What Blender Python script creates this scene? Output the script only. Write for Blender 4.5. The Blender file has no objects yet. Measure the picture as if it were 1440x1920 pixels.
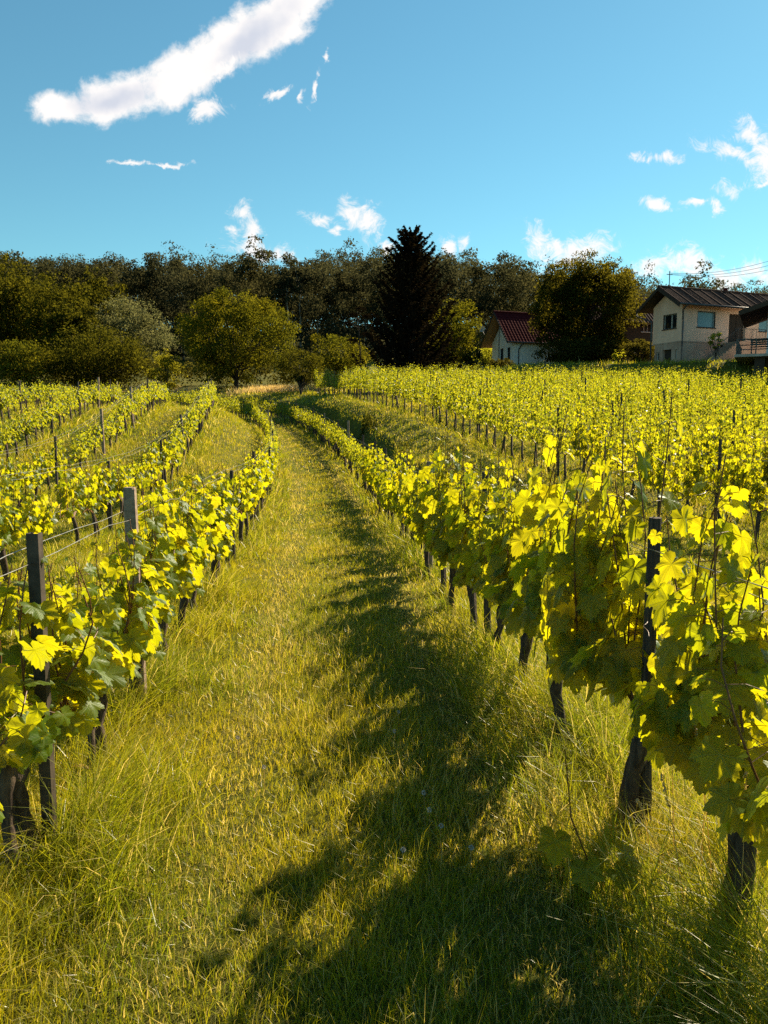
import bpy, math, random
import numpy as np
random.seed(7); rng = np.random.default_rng(7)
R = math.radians
sc = bpy.context.scene
# ---------------------------------------------------------------- camera
PITCH = R(6.73)
cd = bpy.data.cameras.new('camera'); cam = bpy.data.objects.new('camera', cd)
sc.collection.objects.link(cam); sc.camera = cam
cd.sensor_fit = 'HORIZONTAL'; cd.sensor_width = 36; cd.lens = 36
cd.clip_start = 0.05; cd.clip_end = 20000
cam.location = (0, 0, 0); cam.rotation_euler = (R(90) - PITCH, 0, 0)
# ---------------------------------------------------------------- light
SUN_AZ, SUN_EL = R(39), R(34.5)          # azimuth from +Y towards +X
sd = bpy.data.lights.new('sun', 'SUN'); sun = bpy.data.objects.new('sun', sd)
sc.collection.objects.link(sun)
sd.energy = 5.0; sd.angle = R(0.6); sd.color = (1.0, 0.85, 0.60)
sun.rotation_euler = (R(90) - SUN_EL, 0, -SUN_AZ + math.pi)
sun.location = (30, 20, 40)
w = bpy.data.worlds.new('World'); sc.world = w; w.use_nodes = True
sc.view_settings.view_transform = 'Standard'; sc.view_settings.look = 'None'
sc.view_settings.gamma = 1; sc.view_settings.exposure = 1.3
sc.cycles.max_bounces = 7; sc.cycles.diffuse_bounces = 1; sc.cycles.transmission_bounces = 5
sc.cycles.glossy_bounces = 2; sc.cycles.transparent_max_bounces = 4
sc.cycles.use_adaptive_sampling = True; sc.cycles.adaptive_threshold = 0.008
sc.cycles.use_denoising = False; sc.cycles.denoiser = 'OPENIMAGEDENOISE'; sc.cycles.denoising_input_passes = 'RGB_ALBEDO_NORMAL'; sc.cycles.denoising_prefilter = 'ACCURATE'
sc.cycles.sample_clamp_indirect = 6

def N(nt, typ, **kw):
    n = nt.nodes.new(typ)
    for k, v in kw.items():
        if k in ('operation', 'blend_type', 'data_type', 'vector_type', 'sky_type', 'noise_dimensions', 'feature',
                 'interpolation_type', 'attribute_name', 'distance', 'wave_type', 'bands_direction', 'clamp', 'use_clamp'):
            setattr(n, k, v)
        else:
            n.inputs[int(k[1:]) if k[0] == 'i' and k[1:].isdigit() else k].default_value = v
    return n

def math_n(nt, op, a, b=None, c=None, clamp=False):
    n = nt.nodes.new('ShaderNodeMath'); n.operation = op; n.use_clamp = clamp
    for i, v in enumerate((a, b, c)):
        if v is None: continue
        if isinstance(v, (int, float)): n.inputs[i].default_value = v
        else: nt.links.new(v, n.inputs[i])
    return n.outputs[0]

def sstep(nt, v, a, b, c=0.0, d=1.0):
    n = nt.nodes.new('ShaderNodeMapRange'); n.interpolation_type = 'SMOOTHSTEP'
    nt.links.new(v, n.inputs[0])
    for i, q in enumerate((a, b, c, d)): n.inputs[i + 1].default_value = q
    return n.outputs[0]

def mixc(nt, fac, a, b, bt='MIX'):
    n = nt.nodes.new('ShaderNodeMix'); n.data_type = 'RGBA'; n.blend_type = bt
    for sock, v in ((n.inputs[0], fac), (n.inputs[6], a), (n.inputs[7], b)):
        if isinstance(v, (int, float)): sock.default_value = v
        elif isinstance(v, tuple): sock.default_value = v if len(v) == 4 else (*v, 1)
        else: nt.links.new(v, sock)
    return n.outputs[2]

def uv_dir(px, py):
    a = (px - 720) / 1440; b = (py - 960) / 1440
    Y = math.cos(PITCH) - b * math.sin(PITCH); Z = -(math.sin(PITCH) + b * math.cos(PITCH))
    return a / Y, Z / Y

def at(px, py, Y):
    u, v = uv_dir(px, py); return (u * Y, Y, v * Y)

def build_world():
    nt = w.node_tree; nt.nodes.clear(); L = nt.links.new
    out = nt.nodes.new('ShaderNodeOutputWorld'); bg = nt.nodes.new('ShaderNodeBackground')
    L(bg.outputs[0], out.inputs[0])
    sky = nt.nodes.new('ShaderNodeTexSky'); sky.sky_type = 'NISHITA'; sky.sun_disc = False
    sky.sun_elevation = SUN_EL; sky.sun_rotation = SUN_AZ
    sky.air_density = 1.1; sky.dust_density = 0.1; sky.ozone_density = 1.5; sky.altitude = 300
    bg.inputs[1].default_value = 0.053
    tc = nt.nodes.new('ShaderNodeTexCoord')
    sep = nt.nodes.new('ShaderNodeSeparateXYZ'); L(tc.outputs['Generated'], sep.inputs[0])
    yy = math_n(nt, 'MAXIMUM', sep.outputs[1], 0.05)
    cb = nt.nodes.new('ShaderNodeCombineXYZ')
    L(math_n(nt, 'DIVIDE', sep.outputs[0], yy), cb.inputs[0]); L(math_n(nt, 'DIVIDE', sep.outputs[2], yy), cb.inputs[1])
    P = cb.outputs[0]
    def warp(P, scale, amt, det=4):
        nz = nt.nodes.new('ShaderNodeTexNoise'); nz.inputs['Scale'].default_value = scale
        nz.inputs['Detail'].default_value = det; nz.inputs['Roughness'].default_value = .6; L(P, nz.inputs['Vector'])
        s = nt.nodes.new('ShaderNodeVectorMath'); s.operation = 'SUBTRACT'; L(nz.outputs['Color'], s.inputs[0]); s.inputs[1].default_value = (.5, .5, .5)
        k = nt.nodes.new('ShaderNodeVectorMath'); k.operation = 'MULTIPLY'; L(s.outputs[0], k.inputs[0]); k.inputs[1].default_value = (amt, amt, 0)
        a = nt.nodes.new('ShaderNodeVectorMath'); a.operation = 'ADD'; L(P, a.inputs[0]); L(k.outputs[0], a.inputs[1])
        return a.outputs[0]
    def blob(P, px, py, rx, ry, ang=0):
        u, v = uv_dir(px, py)
        m = nt.nodes.new('ShaderNodeMapping'); m.vector_type = 'TEXTURE'
        m.inputs[1].default_value = (u, v, 0); m.inputs[2].default_value = (0, 0, R(ang)); m.inputs[3].default_value = (rx / 1440, ry / 1440, 1)
        L(P, m.inputs[0])
        ln = nt.nodes.new('ShaderNodeVectorMath'); ln.operation = 'LENGTH'; L(m.outputs[0], ln.inputs[0])
        return math_n(nt, 'SUBTRACT', 1.0, ln.outputs['Value'])
    def union(lst):
        r = lst[0]
        for q in lst[1:]:
            n = nt.nodes.new('ShaderNodeMath'); n.operation = 'SMOOTH_MAX'; L(r, n.inputs[0]); L(q, n.inputs[1]); n.inputs[2].default_value = .35
            r = n.outputs[0]
        return r
    def fbm(P, scale, det, rough, dist=0.0):
        nz = nt.nodes.new('ShaderNodeTexNoise'); nz.inputs['Scale'].default_value = scale; nz.inputs['Distortion'].default_value = dist
        nz.inputs['Detail'].default_value = det; nz.inputs['Roughness'].default_value = rough; L(P, nz.inputs['Vector'])
        return math_n(nt, 'SUBTRACT', nz.outputs[0], .5)
    Pb = warp(P, 14, .03, 3)
    big = union([blob(Pb, 110, 203, 72, 30, 5), blob(Pb, 215, 187, 105, 46, 10), blob(Pb, 330, 148, 105, 46, 28),
                 blob(Pb, 430, 92, 110, 52, 32), blob(Pb, 515, 42, 105, 52, 36), blob(Pb, 572, -20, 80, 46, 45)])
    nb = fbm(P, 24, 10, .66, .2)
    cov = math_n(nt, 'MULTIPLY_ADD', nb, 1.5, big)
    dbig = sstep(nt, cov, -.05, .5)
    gb = union([blob(Pb, 205, 187, 95, 30, 10), blob(Pb, 470, 78, 115, 34, 36)])
    grey = math_n(nt, 'MULTIPLY', sstep(nt, math_n(nt, 'MULTIPLY_ADD', fbm(P, 22, 6, .55), 1.2, gb), -.1, .9), .75)
    Pw = warp(warp(P, 10, .05, 3), 30, .03, 5)
    wb = []
    for a in [(385, 208, 42, 24, 15), (425, 130, 40, 14, 35), (588, 165, 8, 28, 0), (603, 110, 7, 15, 0), (520, 165, 26, 9, 30), (563, 172, 6, 16, 0),
              (240, 315, 50, 6, 0), (315, 312, 50, 5, 12),
              (455, 395, 30, 26, -40), (470, 440, 26, 55, 15), (500, 470, 85, 22, -8), (432, 435, 20, 14, 0),
              (605, 412, 40, 18, -30), (655, 405, 24, 36, 10), (690, 425, 30, 50, 10), (625, 440, 16, 10, 0), (718, 470, 20, 16, 0),
              (845, 458, 30, 16, -25), (873, 455, 14, 28, -25),
              (1012, 452, 44, 22, -55), (1040, 462, 46, 18, -20), (1095, 474, 70, 30, 5), (1060, 495, 60, 24, 0),
              (1225, 506, 55, 26, 10), (1300, 494, 65, 36, -10), (1370, 510, 75, 30, 8), (1435, 505, 34, 22, 0),
              (1412, 245, 52, 32, -15), (1440, 300, 34, 60, 10), (1372, 290, 58, 20, -22), (1368, 350, 34, 16, -5), (1440, 348, 26, 9, 0),
              (1215, 290, 45, 10, -12), (1265, 293, 30, 9, -8), (1232, 383, 34, 15, -25), (1300, 380, 34, 12, 10), (1340, 382, 18, 11, 0)]:
        wb.append(blob(Pw, *a))
    ws = union(wb)
    nw = fbm(P, 38, 11, .74, 1.0)
    covw = math_n(nt, 'MULTIPLY_ADD', nw, 3.6, ws)
    dw = sstep(nt, covw, -.05, 1.0)
    # faint extra wisps
    skyc = mixc(nt, 1.0, sky.outputs[0], (.60, 1.03, .96), 'MULTIPLY')
    c1 = mixc(nt, grey, (8.2, 7.9, 7.7), (4.2, 4.7, 5.8))
    o = mixc(nt, dbig, skyc, c1)
    o = mixc(nt, math_n(nt, 'MULTIPLY', dw, .93), o, (8.2, 7.9, 7.7))
    # clouds only in front half above the ground
    fr = math_n(nt, 'GREATER_THAN', sep.outputs[1], 0.06)
    o = mixc(nt, fr, skyc, o)
    L(o, bg.inputs[0])
build_world()

# ---------------------------------------------------------------- helpers
col = sc.collection
def sstep_np(x, a, b):
    t = np.clip((np.asarray(x, float) - a) / (b - a), 0, 1); return t * t * (3 - 2 * t)

class Geo:
    def __init__(s): s.V = []; s.F = []; s.U = []; s.A = []; s.n = 0; s.M = []
    def add(s, V, F, uv=None, att=None, mi=0):
        V = np.asarray(V, np.float32).reshape(-1, 3); F = np.asarray(F, np.int64).reshape(-1, 3)
        s.V.append(V); s.F.append(F + s.n); s.n += len(V)
        s.U.append(np.zeros((len(V), 2), np.float32) if uv is None else np.asarray(uv, np.float32))
        s.A.append(np.zeros(len(V), np.float32) if att is None else np.asarray(att, np.float32))
        s.M.append(np.full(len(F), mi, np.int32))
    def mesh(s, name, mats, smooth=False, uv=False, att=False):
        V = np.concatenate(s.V); F = np.concatenate(s.F)
        me = bpy.data.meshes.new(name)
        me.vertices.add(len(V)); me.vertices.foreach_set('co', V.ravel())
        me.loops.add(F.size); me.loops.foreach_set('vertex_index', F.ravel().astype(np.int32))
        me.polygons.add(len(F)); me.polygons.foreach_set('loop_start', np.arange(0, F.size, 3, dtype=np.int32))
        if smooth: me.polygons.foreach_set('use_smooth', np.ones(len(F), bool))
        else: me.polygons.foreach_set('use_smooth', np.zeros(len(F), bool))
        for m in (mats if isinstance(mats, (list, tuple)) else [mats]): me.materials.append(m)
        M = np.concatenate(s.M)
        if M.any(): me.polygons.foreach_set('material_index', M)
        if uv:
            U = np.concatenate(s.U)[F.ravel()]
            l = me.uv_layers.new(name='UVMap'); l.data.foreach_set('uv', U.ravel())
        if att:
            a = me.attributes.new('dry', 'FLOAT', 'POINT'); a.data.foreach_set('value', np.concatenate(s.A))
        me.update(calc_edges=True)
        return me

def obj(name, me, parent=None, **props):
    o = bpy.data.objects.new(name, me); col.objects.link(o); o.parent = parent
    for k, v in props.items(): o[k] = v
    return o
def empty(name, loc, rz=0, **props):
    o = bpy.data.objects.new(name, None); col.objects.link(o); o.location = loc; o.rotation_euler = (0, 0, rz)
    o.empty_display_size = .2
    for k, v in props.items(): o[k] = v
    return o

def norm(a): return a / np.maximum(np.linalg.norm(a, axis=-1, keepdims=True), 1e-9)
def frames(n, t):
    n = norm(n); t = norm(t - n * np.sum(t * n, -1, keepdims=True)); x = np.cross(t, n)
    return np.stack([x, t, n], -1)                       # columns
def inst(geo, tv, tf, P, M, S, uv=None, att=None, mi=0):
    P = np.asarray(P); k = len(P); S = np.broadcast_to(np.asarray(S, float), (k,)) if np.ndim(S) < 2 else S
    if np.ndim(S) == 1: V = tv[None] * S[:, None, None]
    else: V = tv[None] * S[:, None, :]
    V = np.einsum('kij,kvj->kvi', M, V) + P[:, None]
    F = tf[None] + (np.arange(k) * len(tv))[:, None, None]
    geo.add(V.reshape(-1, 3), F.reshape(-1, 3), None if uv is None else np.tile(uv, (k, 1)),
            None if att is None else np.repeat(att, len(tv)), mi)

def tube(geo, pts, rad, n=6, cap=True, mi=0, rough=0, att=None):
    pts = np.asarray(pts, float); rad = np.broadcast_to(np.asarray(rad, float), (len(pts),))
    T = norm(np.gradient(pts, axis=0)); ref = np.array([0, 0, 1.]) if abs(T[0, 2]) < .8 else np.array([1., 0, 0])
    V = []
    a = np.arange(n) * 2 * math.pi / n
    for i in range(len(pts)):
        x = norm(np.cross(T[i], ref)); y = np.cross(T[i], x)
        rr = rad[i] * (1 + (rough * (rng.random(n) - .5) if rough else 0))
        V.append(pts[i] + (np.cos(a) * rr)[:, None] * x + (np.sin(a) * rr)[:, None] * y)
    F = []
    for i in range(len(pts) - 1):
        for j in range(n):
            p, q, r, s_ = i * n + j, i * n + (j + 1) % n, (i + 1) * n + (j + 1) % n, (i + 1) * n + j
            F += [(p, q, r), (p, r, s_)]
    V = np.concatenate(V)
    if cap:
        V = np.vstack([V, pts[0], pts[-1]]); c0 = len(V) - 2; c1 = len(V) - 1; b = (len(pts) - 1) * n
        for j in range(n): F += [(c0, (j + 1) % n, j), (c1, b + j, b + (j + 1) % n)]
    geo.add(V, F, att=None if att is None else np.full(len(V), att), mi=mi)

BOXF = [(0, 2, 1), (1, 2, 3), (4, 5, 6), (5, 7, 6), (0, 1, 4), (1, 5, 4), (2, 6, 3), (3, 6, 7), (0, 4, 2), (2, 4, 6), (1, 3, 5), (3, 7, 5)]
def box(geo, x0, x1, y0, y1, z0, z1, mi=0):
    V = [(x, y, z) for x in (x0, x1) for y in (y0, y1) for z in (z0, z1)]
    geo.add(V, BOXF, mi=mi)
def poly_prism(geo, pts, d, mi=0):
    """pts: planar convex polygon (k,3); d: extrusion vector"""
    pts = np.asarray(pts, float); k = len(pts); V = np.vstack([pts, pts + np.asarray(d)])
    F = [(0, i, i + 1) for i in range(1, k - 1)] + [(k, k + i + 1, k + i) for i in range(1, k - 1)]
    for i in range(k):
        j = (i + 1) % k; F += [(i, j, k + j), (i, k + j, k + i)]
    geo.add(V, F, mi=mi)

# ---------------------------------------------------------------- materials
def mat(name):
    m = bpy.data.materials.new(name); m.use_nodes = True; nt = m.node_tree; nt.nodes.clear()
    out = nt.nodes.new('ShaderNodeOutputMaterial'); return m, nt, out
def noise(nt, scale, det=4, rough=.6, vec=None, coord='Object'):
    n = nt.nodes.new('ShaderNodeTexNoise'); n.inputs['Scale'].default_value = scale; n.inputs['Detail'].default_value = det
    n.inputs['Roughness'].default_value = rough
    if vec is None:
        t = nt.nodes.new('ShaderNodeTexCoord'); vec = t.outputs[coord]
    nt.links.new(vec, n.inputs['Vector']); return n.outputs[0]
def simple(name, c1, c2, scale=5, rough=.8, bump=.3, det=6, stretch=None, metallic=0, spec=.3):
    m, nt, out = mat(name); L = nt.links.new
    b = nt.nodes.new('ShaderNodeBsdfPrincipled'); b.inputs['Roughness'].default_value = rough
    b.inputs['Metallic'].default_value = metallic; b.inputs['Specular IOR Level'].default_value = spec
    tc = nt.nodes.new('ShaderNodeTexCoord'); v = tc.outputs['Object']
    if stretch:
        mp = nt.nodes.new('ShaderNodeMapping'); mp.inputs[3].default_value = stretch; L(v, mp.inputs[0]); v = mp.outputs[0]
    nz = noise(nt, scale, det, .65, v)
    f = sstep(nt, nz, .3, .7)
    L(mixc(nt, f, c1, c2), b.inputs['Base Color'])
    if bump:
        bp = nt.nodes.new('ShaderNodeBump'); bp.inputs['Strength'].default_value = bump; bp.inputs['Distance'].default_value = .02
        L(nz, bp.inputs['Height']); L(bp.outputs[0], b.inputs['Normal'])
    L(b.outputs[0], out.inputs[0]); return m

def leafmat(name, dcols, tcols, tmix=.5, gloss=.05, grough=.35, veins=False, patch=None):
    """dcols/tcols: (a, b) reflected and transmitted colours, varied leaf by leaf"""
    m, nt, out = mat(name); L = nt.links.new
    g = nt.nodes.new('ShaderNodeNewGeometry'); r = g.outputs['Random Per Island']
    dc = mixc(nt, r, dcols[0], dcols[1]); r2 = math_n(nt, 'FRACT', math_n(nt, 'MULTIPLY', r, 7.31))
    tcl = mixc(nt, r2, tcols[0], tcols[1])
    if patch:                                            # broad natural variation over the crown / field
        nz = sstep(nt, noise(nt, patch[0], 3, .6), .35, .65)
        dc = mixc(nt, nz, dc, patch[1], 'MULTIPLY'); tcl = mixc(nt, nz, tcl, patch[1], 'MULTIPLY')
    nrm = None
    if veins:
        uvn = nt.nodes.new('ShaderNodeUVMap'); s = nt.nodes.new('ShaderNodeSeparateXYZ'); L(uvn.outputs[0], s.inputs[0])
        ax = math_n(nt, 'ABSOLUTE', s.outputs[0]); ay = s.outputs[1]; v = None
        for ang in (0, 52, 105):
            cx, sx = math.sin(R(ang)), math.cos(R(ang))
            al = math_n(nt, 'ADD', math_n(nt, 'MULTIPLY', ax, cx), math_n(nt, 'MULTIPLY', ay, sx))
            pe = math_n(nt, 'ABSOLUTE', math_n(nt, 'SUBTRACT', math_n(nt, 'MULTIPLY', ax, sx), math_n(nt, 'MULTIPLY', ay, cx)))
            q = math_n(nt, 'MULTIPLY', sstep(nt, pe, .012, .04, 1, 0), math_n(nt, 'GREATER_THAN', al, 0.0))
            # side veins
            wv = math_n(nt, 'PINGPONG', math_n(nt, 'SUBTRACT', al, math_n(nt, 'MULTIPLY', pe, .9)), .07)
            q2 = math_n(nt, 'MULTIPLY', math_n(nt, 'MULTIPLY', sstep(nt, wv, .0, .018, .55, 0), sstep(nt, pe, .22, .3, 1, 0)), math_n(nt, 'GREATER_THAN', al, 0.0))
            q = math_n(nt, 'MAXIMUM', q, q2)
            v = q if v is None else math_n(nt, 'MAXIMUM', v, q)
        tcl = mixc(nt, math_n(nt, 'MULTIPLY', v, .55), tcl, mixc(nt, 1.0, tcl, (.55, .55, .3), 'MULTIPLY'))
        dc = mixc(nt, math_n(nt, 'MULTIPLY', v, .5), dc, (.16, .2, .06))
        bl = noise(nt, 35, 2, .5)
        dc = mixc(nt, sstep(nt, bl, .3, .7), dc, mixc(nt, 1.0, dc, (1.35, 1.25, 1.1), 'MULTIPLY'))
        bp = nt.nodes.new('ShaderNodeBump'); bp.inputs['Strength'].default_value = .3; bp.inputs['Distance'].default_value = .003
        L(math_n(nt, 'SUBTRACT', bl, v), bp.inputs['Height']); nrm = bp.outputs[0]
    d = nt.nodes.new('ShaderNodeBsdfDiffuse'); t = nt.nodes.new('ShaderNodeBsdfTranslucent'); gl = nt.nodes.new('ShaderNodeBsdfGlossy')
    L(dc, d.inputs[0]); L(tcl, t.inputs[0]); gl.inputs['Roughness'].default_value = grough; gl.inputs[0].default_value = (.9, .95, 1, 1)
    mx = nt.nodes.new('ShaderNodeMixShader'); mx.inputs[0].default_value = tmix; L(d.outputs[0], mx.inputs[1]); L(t.outputs[0], mx.inputs[2])
    fr = nt.nodes.new('ShaderNodeFresnel'); fr.inputs[0].default_value = 1.4
    if gloss == 0: L(mx.outputs[0], out.inputs[0]); return m
    m2 = nt.nodes.new('ShaderNodeMixShader'); L(math_n(nt, 'MULTIPLY', fr.outputs[0], gloss * 6, clamp=True), m2.inputs[0]); L(mx.outputs[0], m2.inputs[1]); L(gl.outputs[0], m2.inputs[2])
    if nrm:
        for q in (d, t, gl): L(nrm, q.inputs['Normal'])
    L(m2.outputs[0], out.inputs[0]); return m

def grassmat(name, green, yellow, straw, tmix=.45, gloss=.03):
    m, nt, out = mat(name); L = nt.links.new
    g = nt.nodes.new('ShaderNodeNewGeometry'); r = g.outputs['Random Per Island']
    at_ = nt.nodes.new('ShaderNodeAttribute'); at_.attribute_name = 'dry'
    nz = noise(nt, .9, 4, .6)
    f = math_n(nt, 'ADD', math_n(nt, 'MULTIPLY', r, .6), math_n(nt, 'MULTIPLY', sstep(nt, nz, .35, .65), .45), clamp=True)
    c = mixc(nt, f, green, yellow); c = mixc(nt, at_.outputs['Fac'], c, straw)
    d = nt.nodes.new('ShaderNodeBsdfDiffuse'); t = nt.nodes.new('ShaderNodeBsdfTranslucent'); gl = nt.nodes.new('ShaderNodeBsdfGlossy')
    L(c, d.inputs[0]); L(mixc(nt, 1.0, c, (2.1, 1.9, 1.0), 'MULTIPLY'), t.inputs[0]); gl.inputs['Roughness'].default_value = .35
    mx = nt.nodes.new('ShaderNodeMixShader'); mx.inputs[0].default_value = tmix; L(d.outputs[0], mx.inputs[1]); L(t.outputs[0], mx.inputs[2])
    m2 = nt.nodes.new('ShaderNodeMixShader'); m2.inputs[0].default_value = gloss; L(mx.outputs[0], m2.inputs[1]); L(gl.outputs[0], m2.inputs[2])
    L(m2.outputs[0], out.inputs[0]); return m

M = {}
VT = ((.98, .84, .008), (.60, .64, .006))
M['vine_near'] = leafmat('vine_leaf_near', ((.03, .065, .006), (.055, .10, .010)), VT, .45, .035, .4, True)
M['vine'] = leafmat('vine_leaf', ((.032, .068, .007), (.065, .105, .011)), VT, .46, .04, .4)
M['vine_far'] = leafmat('vine_leaf_far', ((.035, .06, .008), (.07, .10, .015)), ((.88, .80, .02), (.44, .50, .012)), .43, .05, .4)
M['cane'] = simple('vine_cane', (.12, .045, .02), (.2, .09, .03), 30, .5, .2)
M['bark'] = simple('vine_bark', (.035, .022, .016), (.12, .085, .06), 14, .95, 1.0, 8, (3, 3, .6))
M['tree_bark'] = simple('tree_bark', (.02, .014, .011), (.06, .045, .035), 6, .95, .8, 8, (3, 3, .5))
M['pale_bark'] = simple('pale_bark', (.12, .1, .08), (.3, .27, .22), 4, .9, .5, 6, (3, 3, .5))
M['concrete'] = simple('post_concrete', (.17, .115, .08), (.34, .25, .18), 18, .9, .5, 8)
M['post_wood'] = simple('post_wood', (.03, .022, .018), (.10, .075, .06), 12, .9, .8, 8, (6, 6, .5))
M['steel'] = simple('post_steel', (.035, .026, .02), (.09, .07, .055), 9, .6, .1, 4, None, .2, .3)
M['wire'] = simple('wire_metal', (.3, .28, .25), (.5, .48, .44), 20, .35, 0, 2, None, .9)
M['grass'] = grassmat('grass_blades', (.092, .152, .009), (.34, .29, .010), (.55, .44, .19))
M['tall_grass'] = grassmat('tall_grass_blades', (.10, .155, .010), (.30, .275, .014), (.54, .44, .20), .45, .02)
M['seed'] = grassmat('seed_heads', (.4, .3, .14), (.5, .4, .2), (.5, .38, .2), .4, .05)

# ---------------------------------------------------------------- terrain
def table(pts, sm=3.0):
    a = np.array(pts, float); ys = np.arange(-40, 400, .5); v = np.interp(ys, a[:, 0], a[:, 1])
    # extrapolate linearly at the near end
    k = (a[1, 1] - a[0, 1]) / (a[1, 0] - a[0, 0]); v = np.where(ys < a[0, 0], a[0, 1] + k * (ys - a[0, 0]), v)
    h = int(sm * 4); ker = np.exp(-.5 * (np.arange(-h, h + 1) * .5 / sm) ** 2); ker /= ker.sum()
    vp = np.pad(v, h, mode='edge'); v = np.convolve(vp, ker, 'valid')
    return lambda y: np.interp(y, ys, v)
Cc = table([(0, .17), (10, -.72), (15, -1.12), (22, -1.85), (30, -2.95), (37, -4.2), (45, -6.0), (50, -7.8), (55, -10.2), (60, -13.6), (64, -18), (68, -24), (71, -31), (90, -60)], 1.5)
Ff = table([(8, 6.9), (13, 6.1), (17, 4.85), (20, 3.95), (26, 3.1), (31, 2.0), (38, -.2), (48, -2.3), (58, -4.8), (70, -9)], 1.5)
Pp = table([(0, -1.78), (5, -1.88), (10, -1.98), (15, -2.05), (20, -1.98), (25, -1.82), (30, -1.5), (37, -1.0), (45, -.4), (55, .45), (60, .9), (70, 2.0), (80, 3.4), (100, 7.5), (120, 11), (150, 16.5), (190, 23), (230, 25), (400, 10)], 1.2)
Gg = table([(0, -1.8), (8, -2.0), (14, -2.12), (17, -1.68), (20, -1.3), (26, -.65), (31, .0), (38, .75), (45, 1.25), (58, 1.9), (70, 2.8), (80, 4), (100, 7.5), (120, 11), (150, 16.5), (190, 23), (230, 25), (400, 10)], 1.2)

Al = table([(0, 0), (11, 0), (16, .12), (20, .40), (24, .95), (28, 1.45), (33, 1.75), (38, 1.55), (45, 1.2), (52, .6), (62, 0), (100, 0)], 1.2)
_g = rng.random((4, 64, 64))
def vnoise(x, y, s, k=0):
    x = np.asarray(x, float) / s + 13.7 * k; y = np.asarray(y, float) / s + 5.1 * k; i = np.floor(x).astype(int); j = np.floor(y).astype(int)
    fx = x - i; fy = y - j; fx = fx * fx * (3 - 2 * fx); fy = fy * fy * (3 - 2 * fy); g = _g[k % 4]
    a = g[i % 64, j % 64]; b = g[(i + 1) % 64, j % 64]; c = g[i % 64, (j + 1) % 64]; d = g[(i + 1) % 64, (j + 1) % 64]
    return (a * (1 - fx) + b * fx) * (1 - fy) + (c * (1 - fx) + d * fx) * fy - .5
def yb(x): return 60 - .58 * (np.asarray(x) + 5)          # upper edge of the right-hand field
def H(x, y):
    x = np.asarray(x, float); y = np.asarray(y, float)
    c = Cc(y); f = Ff(y); u = x - c
    z = Pp(y)
    z = z + sstep_np(-u, .7, 4.2) * Al(y)
    t = (u - 1.7) / np.maximum(f - 1.0 - c - 1.7, .8)
    st = .45 * sstep_np(t, 0, 1) + .55 * sstep_np(t + .25 * vnoise(x, y, 1.7, 2), .30, .5)   # a ledge, then a gentler slope
    z = z + (Gg(y) - Pp(y)) * st
    z = z - .02 * np.maximum(x - 10, 0) * (1 - sstep_np(y, 42, 55)) * (y > 5)
    pl = sstep_np(y - yb(x), .6, 4.0) * sstep_np(x, 3, 10) * (1 - sstep_np(y, 75, 110))
    Q = 3.75 + (y - 50) * .035
    z = z + np.maximum(Q - z, 0) * pl
    far = sstep_np(y, 70, 110)
    z = z + far * (4.0 * vnoise(x, y, 60, 1) - .012 * np.maximum(x, 0) - 6.5 * sstep_np(x, 5, 70))
    z = z + .06 * vnoise(x, y, 1.3, 0) * (1 - .5 * (np.abs(u) < 1)) + .025 * vnoise(x, y, .4, 3)
    z = np.where(y < -20, -2, z)
    d = np.hypot(x, y)
    return z

def ground():
    xs = np.concatenate([-np.geomspace(3000, 12, 60), np.arange(-11.5, 11.6, .35), np.geomspace(12, 3000, 70)])
    ys = np.concatenate([-np.geomspace(3000, 6, 14), np.arange(-5, 12, .35), np.arange(12, 70, .5), np.geomspace(70.5, 6000, 90)])
    X, Y = np.meshgrid(xs, ys); Z = H(X, np.minimum(Y, 399))
    nx, ny = len(xs), len(ys); V = np.stack([X, Y, Z], -1).reshape(-1, 3)
    i, j = np.meshgrid(np.arange(nx - 1), np.arange(ny - 1)); a = (j * nx + i).ravel()
    F = np.vstack([np.stack([a, a + 1, a + nx + 1], -1), np.stack([a, a + nx + 1, a + nx], -1)])
    m, nt, out = mat('meadow_ground'); L = nt.links.new
    b = nt.nodes.new('ShaderNodeBsdfPrincipled'); b.inputs['Roughness'].default_value = 1; b.inputs['Specular IOR Level'].default_value = .1
    n1 = noise(nt, .35, 5, .6); n2 = noise(nt, 6, 8, .75); n3 = noise(nt, 40, 4, .7)
    c = mixc(nt, sstep(nt, n1, .35, .65), (.075, .09, .009), (.17, .15, .013))
    c = mixc(nt, sstep(nt, n2, .35, .7), c, (.05, .05, .012))
    c = mixc(nt, sstep(nt, n3, .5, .8), c, (.2, .17, .05))
    L(c, b.inputs['Base Color'])
    bp = nt.nodes.new('ShaderNodeBump'); bp.inputs['Strength'].default_value = .9; bp.inputs['Distance'].default_value = .06
    L(math_n(nt, 'ADD', n2, math_n(nt, 'MULTIPLY', n3, .4)), bp.inputs['Height']); L(bp.outputs[0], b.inputs['Normal']); L(b.outputs[0], out.inputs[0])
    g = Geo(); g.add(V, F); obj('ground', g.mesh('ground', m, True), kind='structure')
ground()

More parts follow.
